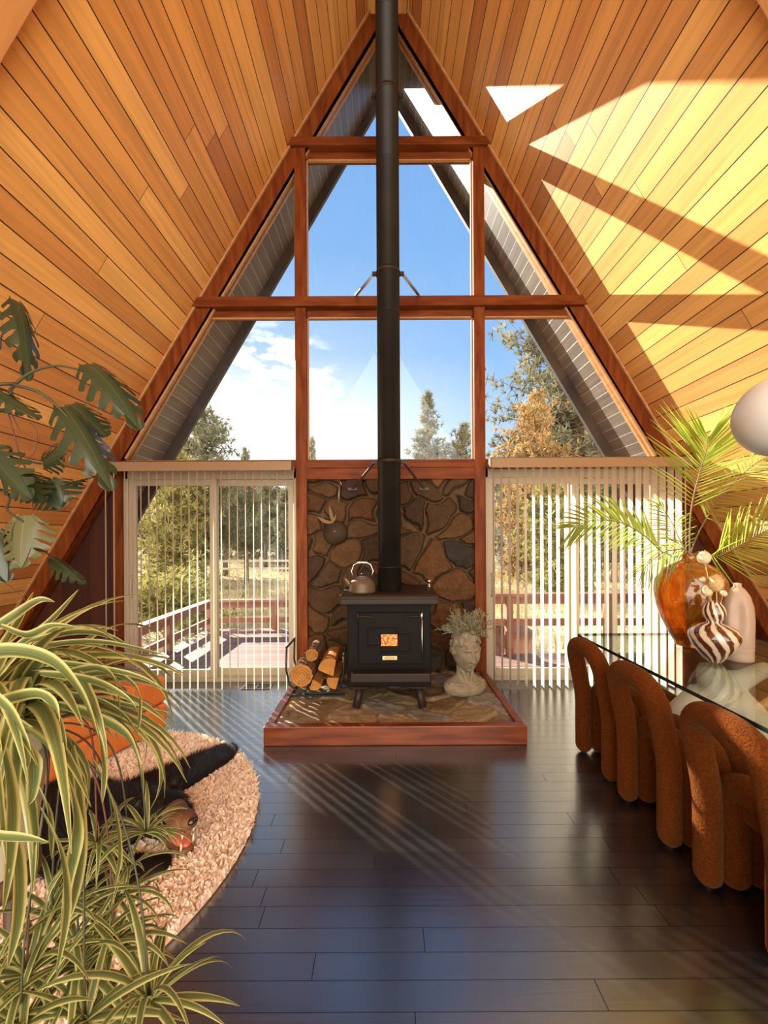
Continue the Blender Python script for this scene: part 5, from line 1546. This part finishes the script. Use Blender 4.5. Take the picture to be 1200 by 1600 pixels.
w = bpy.data.worlds.new('sky'); SC.world = w; w.use_nodes = True; nt = w.node_tree; nt.nodes.clear()
out = N(nt, 'ShaderNodeOutputWorld'); bg = N(nt, 'ShaderNodeBackground'); nt.links.new(bg.outputs[0], out.inputs[0])
tc = N(nt, 'ShaderNodeTexCoord'); sp_ = N(nt, 'ShaderNodeSeparateXYZ'); nt.links.new(tc.outputs['Generated'], sp_.inputs[0])
dt = N(nt, 'ShaderNodeVectorMath', operation='DOT_PRODUCT'); nt.links.new(tc.outputs['Generated'], dt.inputs[0]); dt.inputs[1].default_value = tuple(-SUN)
# blue dome paling to the horizon
c = ramp(nt, sp_.outputs[2], [(0, (.95, .99, 1.0)), (.10, (.62, .80, .98)), (.22, (.36, .60, .93)), (.42, (.225, .46, .84)), (.62, (.20, .42, .80)), (1, (.12, .30, .68))])
glow = math_n(nt, 'MULTIPLY', ramp(nt, dt.outputs['Value'], [(.46, (0, 0, 0)), (.70, (.42,)*3), (.86, (.95,)*3), (1, (1.0,)*3)]), ramp(nt, sp_.outputs[2], [(.25, (1,)*3), (.34, (.55,)*3), (.43, (.20,)*3), (.60, (.03,)*3)]))
c = mixc(nt, glow, c, (1.30, 1.28, 1.24))
nz = N(nt, 'ShaderNodeTexNoise'); nz.inputs['Scale'].default_value = 5.5; nz.inputs['Detail'].default_value = 8
mp = N(nt, 'ShaderNodeMapping'); mp.inputs['Scale'].default_value = (1, 1, 2.6); nt.links.new(tc.outputs['Generated'], mp.inputs[0]); nt.links.new(mp.outputs[0], nz.inputs['Vector'])
cl = math_n(nt, 'MULTIPLY', ramp(nt, nz.outputs[0], [(.57, (0,)*3), (.70, (.85,)*3)]), ramp(nt, sp_.outputs[2], [(.12, (1,)*3), (.40, (0,)*3)]))
c = mixc(nt, cl, c, (1.1, 1.08, 1.05))
# one soft cloud low over the pines
dc = N(nt, 'ShaderNodeVectorMath', operation='DOT_PRODUCT'); nt.links.new(tc.outputs['Generated'], dc.inputs[0]); dc.inputs[1].default_value = tuple(Vector((-.27, 1, .39)).normalized())
nz2 = N(nt, 'ShaderNodeTexNoise'); nz2.inputs['Scale'].default_value = 16; nz2.inputs['Detail'].default_value = 9; nt.links.new(mp.outputs[0], nz2.inputs['Vector'])
cl2 = math_n(nt, 'MULTIPLY', ramp(nt, dc.outputs['Value'], [(.988, (0,)*3), (.997, (1,)*3)]), ramp(nt, nz2.outputs[0], [(.44, (0,)*3), (.56, (1,)*3)]))
c = mixc(nt, cl2, c, (1.25, 1.23, 1.2))
# unseen sky behind the camera, brightened as an added fill for the room
back = ramp(nt, math_n(nt, 'MULTIPLY', sp_.outputs[1], -1.0), [(.12, (0,)*3), (.55, (1,)*3)])
c = mixc(nt, back, c, BACK_FILL)
nt.links.new(c, bg.inputs[0]); bg.inputs[1].default_value = SKY_S

cam = bpy.data.cameras.new('camera'); co_ = bpy.data.objects.new('camera', cam); COL.objects.link(co_)
cam.sensor_fit = 'HORIZONTAL'; cam.sensor_width = 36; cam.lens = 36*F/1200; cam.shift_x = 0; cam.shift_y = 40/1200
cam.clip_start = .05; cam.clip_end = 500
co_.location = (0, 0, EYE)
co_.rotation_euler = (Matrix.Rotation(rad(90), 3, 'X') @ Matrix.Rotation(rad(ROLL), 3, 'Z')).to_euler()
SC.camera = co_
vs_ = SC.view_settings
vs_.view_transform = 'Standard'; vs_.look = 'None'; vs_.gamma = 1; vs_.use_curve_mapping = False; vs_.exposure = EXPO
cy = SC.cycles
cy.use_denoising = True
try: cy.denoiser = 'OPENIMAGEDENOISE'
except Exception: pass
cy.max_bounces = 10; cy.diffuse_bounces = 6; cy.glossy_bounces = 4; cy.transmission_bounces = 8; cy.transparent_max_bounces = 24
cy.sample_clamp_indirect = 6; cy.caustics_reflective = False; cy.caustics_refractive = False
